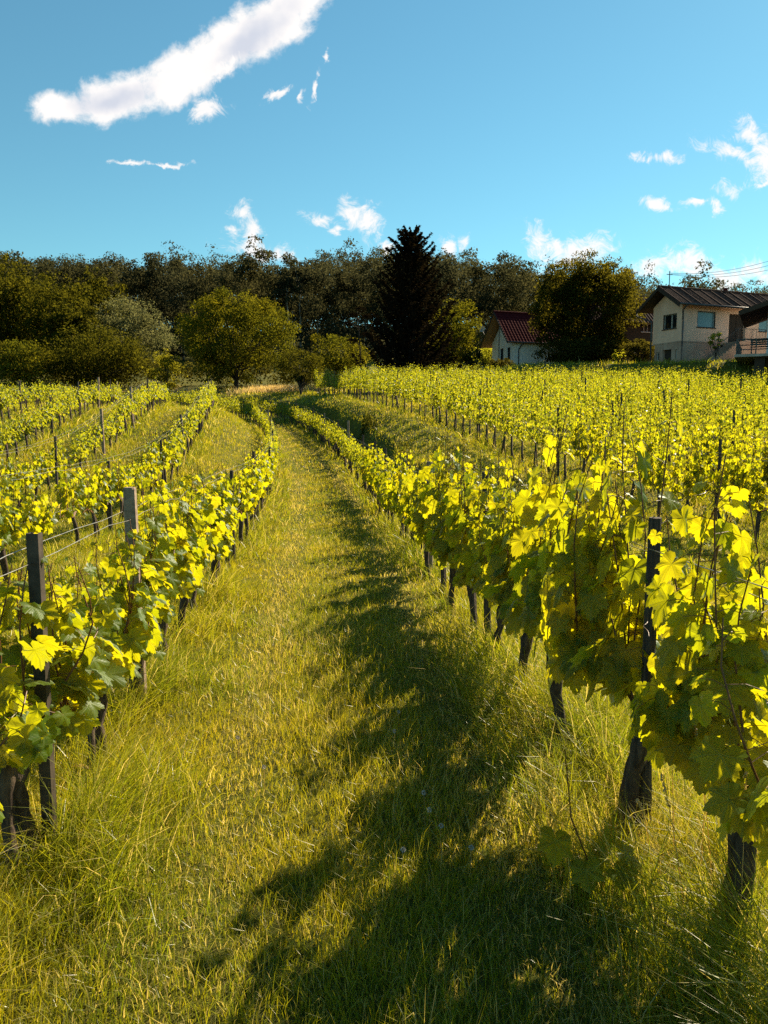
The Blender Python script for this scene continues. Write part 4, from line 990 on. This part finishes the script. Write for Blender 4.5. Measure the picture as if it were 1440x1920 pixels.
def neighbour():
    e = empty('white_house', (22.2, 45.4, 1.2), -.47, label='white house corner with overhanging dark roof and balcony at the right edge', category='house')
    g = Geo(); box(g, 0, 6, 0, 6, 2.6, 5.3); poly_prism(g, [(0, 0, 5.301), (6, 0, 5.301), (6, 0, 6.6), (2.8, 0, 6.6)], (0, 6, 0)); obj('wall', g.mesh('neighbour_wall', M['white']), e)
    g = Geo(); box(g, 0, 6, .02, 6, -.8, 2.44); box(g, -.55, -.02, -1.35, -.9, -.8, 2.44); obj('basement_wall', g.mesh('neighbour_basement', M['dark_wood']), e)
    g = Geo(); poly_prism(g, [(-1.5, -.8, 4.98), (4.5, -.8, 7.0), (4.5, -.8, 7.14), (-1.5, -.8, 5.10)], (0, 8, 0)); rf = obj('roof', g.mesh('neighbour_roof', M['dark_roof']), e)
    g = Geo(); poly_prism(g, [(-1.53, -.84, 4.86), (4.5, -.84, 6.88), (4.5, -.84, 7.16), (-1.53, -.84, 5.13)], (0, .035, 0)); obj('verge_board', g.mesh('neighbour_verge', M['dark_wood']), rf)
    g = Geo(); box(g, -1.6, 6, -1.7, 5, 2.45, 2.595); obj('balcony_slab', g.mesh('balcony_slab', M['conc']), e)
    g = Geo()
    for z in (2.85, 3.1, 3.42): tube(g, [(-1.5, 4.5, z), (-1.5, -1.6, z), (5.9, -1.6, z)], .028, 5)
    for p_ in [(-1.5, y_) for y_ in np.arange(-1.6, 4.6, 1.2)] + [(x_, -1.6) for x_ in np.arange(-.5, 6, 1.0)]: tube(g, [(*p_, 2.6), (*p_, 3.45)], .035, 6)
    obj('railing', g.mesh('balcony_railing', M['iron']), e)
    b = empty('garden_bench', (21.6, 44.6, 3.8), -.47, label='dark slatted bench behind the balcony railing at the right edge', category='bench')
    g = Geo()
    for i in range(4): box(g, -.65, .65, -.2 + i * .11, -.11 + i * .11, .42, .45)
    obj('seat', g.mesh('bench_seat', M['dark_wood']), b); g = Geo()
    for i in range(3): box(g, -.65, .65, .26, .29, .55 + i * .12, .64 + i * .12)
    obj('backrest', g.mesh('bench_back', M['dark_wood']), b)
    for sx in (-.6, .55):
        g = Geo(); box(g, sx, sx + .05, -.18, -.13, 0, .42); box(g, sx, sx + .05, .21, .255, 0, .92); obj('leg', g.mesh('bench_leg', M['iron']), b)
neighbour()

def stone_wall():
    g = Geo(); r = np.random.default_rng(8); xs = np.arange(14.5, 26.5, .01); x = 14.5
    for lay in range(4):
        x = 14.5 + r.uniform(0, .2)
        while x < 26.5:
            w_ = r.uniform(.25, .55); yy = float(yb(x)) + .9; zc = float(H(x, yy - .5)); z0 = zc - .15 + lay * .30; hh = r.uniform(.27, .31)
            c = np.array([x + w_ / 2, yy, z0 + hh / 2]); V = np.array([(sx, sy, sz) for sx in (-1, 1) for sy in (-1, 1) for sz in (-1, 1)], float) * [w_ / 2 - .012, .2, hh / 2 - .008]
            V += r.normal(0, .022, V.shape); a = -.525; V = np.column_stack([V[:, 0] * math.cos(a) - V[:, 1] * math.sin(a), V[:, 0] * math.sin(a) + V[:, 1] * math.cos(a), V[:, 2]]) + c
            g.add(V, BOXF); x += w_ * math.cos(a)
    obj('stone_wall', g.mesh('stone_wall', M['stone']), label='low dark rubble stone wall holding the lit grass bank below the bungalow', category='wall')
stone_wall()

def cables():
    a = np.array([20.1 - .5, 54.3, 3.97 + 6.15])
    for i, (py, lab) in enumerate(((489, 'uppermost thin overhead cable running from the bungalow roof towards upper right'), (498, 'middle thin overhead cable running from the bungalow roof towards upper right'), (507, 'lowest thin overhead cable running from the bungalow roof towards upper right'))):
        b = np.array(at(1470, py - 8, 44)); t = np.linspace(0, 1, 14)[:, None]; p = (a + [.12 * i, 0, -.06 * i]) * (1 - t) + b * t; p[:, 2] -= (4 * t * (1 - t) * .35)[:, 0]
        g = Geo(); tube(g, p, .010, 4, False); obj('overhead_cable', g.mesh('overhead_cable', M['iron'], True), label=lab, category='cable', group='overhead cables')
cables()

# dry pale meadow grass beyond the rows, weeds on the bank
def patches():
    g = Geo(); r = np.random.default_rng(2)
    for (cx, cy, rx, ry, n) in ((X(210, 69), 70, 8, 2.5, 3000), (X(520, 66), 66, 3.5, 2, 1500), (X(60, 67), 68, 5, 2, 1500), (X(545, 66), 65.5, 2.5, 1.5, 1500)):
        x = cx + r.normal(0, .5, n) * rx; y = cy + r.normal(0, .4, n) * ry
        blades(g, x, y, r.uniform(.35, .8, n), r.uniform(.03, .07, n), r.uniform(.1, .6, n), np.full(n, 1.0))
    obj('dry_meadow_grass', g.mesh('dry_meadow_grass', M['seed'], att=True), kind='stuff', label='tall pale dry grass at the far edge of the vineyard', category='grass')
    g = Geo(); n = 26000; y = r.uniform(14, 48, n) ** 1.0; t = r.uniform(0, 1, n); x = Cc(y) + 1.8 + t * (Ff(y) - 1.0 - Cc(y) - 1.8); k = (vnoise(x, y, 1.5, 3) + .5 * vnoise(x, y, .6, 1) > .16) & (np.abs(t - .36) < .16) & (y > 18) & (y < 38); x, y = x[k], y[k]; m = len(x)
    P = np.column_stack([x, y, H(x, y) + r.uniform(.02, .40, m)]); S = np.interp(y, [14, 48], [.05, .14]) * r.uniform(.6, 1.4, m)
    inst(g, CARD, CARDF, P, frames(r.normal(0, 1, (m, 3)) + [0, 0, .6], r.normal(0, 1, (m, 3))), S)
    obj('bank_weeds', g.mesh('bank_weeds', M['tree_olive']), kind='stuff', label='dark leafy weeds along the shaded ledge of the grass bank', category='weeds')
patches()

def stalks():
    spec = [(1265, 1650, 1255, 1330, 'leaning'), (1310, 1700, 1330, 1370, 'upright'), (1340, 1700, 1300, 1345, 'bent'), (1225, 1640, 1195, 1500, 'short'), (1290, 1760, 1240, 1455, 'slender'), (1385, 1800, 1400, 1420, 'tall'), (100, 1480, 165, 1440, 'low')]
    for i, (bx, by, tx, ty, w_) in enumerate(spec):
        r = np.random.default_rng(60 + i)
        # base on the ground by the right row, real height 0.6-0.9 m
        u, v = uv_dir(bx, by); Y = 2.8
        for _ in range(30): Y = float(H(u * Y, Y)) / v
        b = np.array([u * Y, Y, v * Y]); tp = np.array(at(tx, ty, Y - .05)); t = np.linspace(0, 1, 9)[:, None]; mid = b * .5 + tp * .5 + [0, 0, .12]
        p = (b - [0, 0, .02]) * (1 - t) ** 2 + 2 * mid * t * (1 - t) + tp * t ** 2; g = Geo(); tube(g, p, np.linspace(.0018, .0009, 9), 4, False, att=1.0)
        e = empty('grass_stalk', tuple(b), label='%s dry grass stalk with pale seed head %s' % (w_, 'beside the left-hand steel post' if i == 6 else 'among the long grass under the right vines'), category='grass stalk', group='dry grass stalks')
        o = obj('stem', g.mesh('stalk_stem', M['seed'], att=True), e); o.location = -b
        g = Geo(); m = 46; q = r.uniform(.74, 1.02, m); c = np.column_stack([np.interp(q, t[:, 0], p[:, k]) for k in range(3)]) + r.normal(0, .003, (m, 3)); ax = norm(p[-1] - p[-2])
        inst(g, CARD * [.6, 1, 1], CARDF, c, frames(r.normal(0, 1, (m, 3)), ax + r.normal(0, .25, (m, 3))), .017, att=np.ones(m))
        o = obj('seed_head', g.mesh('stalk_head', M['seed'], att=True), e); o.location = -b
stalks()
def sucker():
    x, y = .72, 2.72; z = float(H(x, y)); e = empty('vine_sucker', (x, y, z), label='low vine shoot with one bright yellow leaf in the shaded grass at lower right', category='vine shoot')
    g = Geo(); tube(g, [(.14, .1, 0), (.06, .03, .16), (-.02, 0, .36), (-.05, 0, .62)], [.005, .004, .003, .002], 5, False); obj('stem', g.mesh('sucker_stem', M['cane'], True), e)
    tv, tf, uv = LEAF['near']; P = np.array([(-.08, -.02, .28), (.02, -.08, .2), (.16, -.05, .17), (.2, .02, .2), (.05, .05, .13)]); g = Geo()
    inst(g, tv, tf, P, frames(np.array([(.3, -.7, .7), (-.4, -.6, .8), (.1, -.4, 1), (.5, -.3, .8), (0, -.5, 1.)]), np.array([(-.3, -.2, -1), (0, -.6, -.6), (.5, -.4, -.4), (.8, 0, -.4), (0, -1, -.3)])), np.array([.15, .13, .13, .14, .12]), uv)
    obj('leaves', g.mesh('sucker_leaves', M['vine_near'], True, uv=True), e)
sucker()
def clover():
    wm = simple('clover_petals', (.4, .34, .28), (.55, .48, .40), 30, .8, 0); r = np.random.default_rng(77)
    base = Geo(); n = 60; d = norm(r.normal(0, 1, (n, 3))); inst(base, CARD, CARDF, d * .008 + [0, 0, .13], frames(np.cross(d, r.normal(0, 1, (n, 3))), d), .009)
    st = Geo(); tube(st, [(0, 0, -.01), (.004, 0, .07), (0, 0, .128)], .0012, 4, False); hm = base.mesh('clover_head', wm); sm_ = st.mesh('clover_stem', M['seed'])
    for i in range(10):
        y = r.uniform(2.4, 4.5); x = r.uniform(-.9, .45) - .09 * y + .2; e = empty('clover_flower', (x, y, float(H(x, y))), r.uniform(0, 6), label='tiny whitish clover flower head in the grass path', category='flower', group='clover flowers in the grass path')
        obj('head', hm, e); obj('stem', sm_, e)
clover()
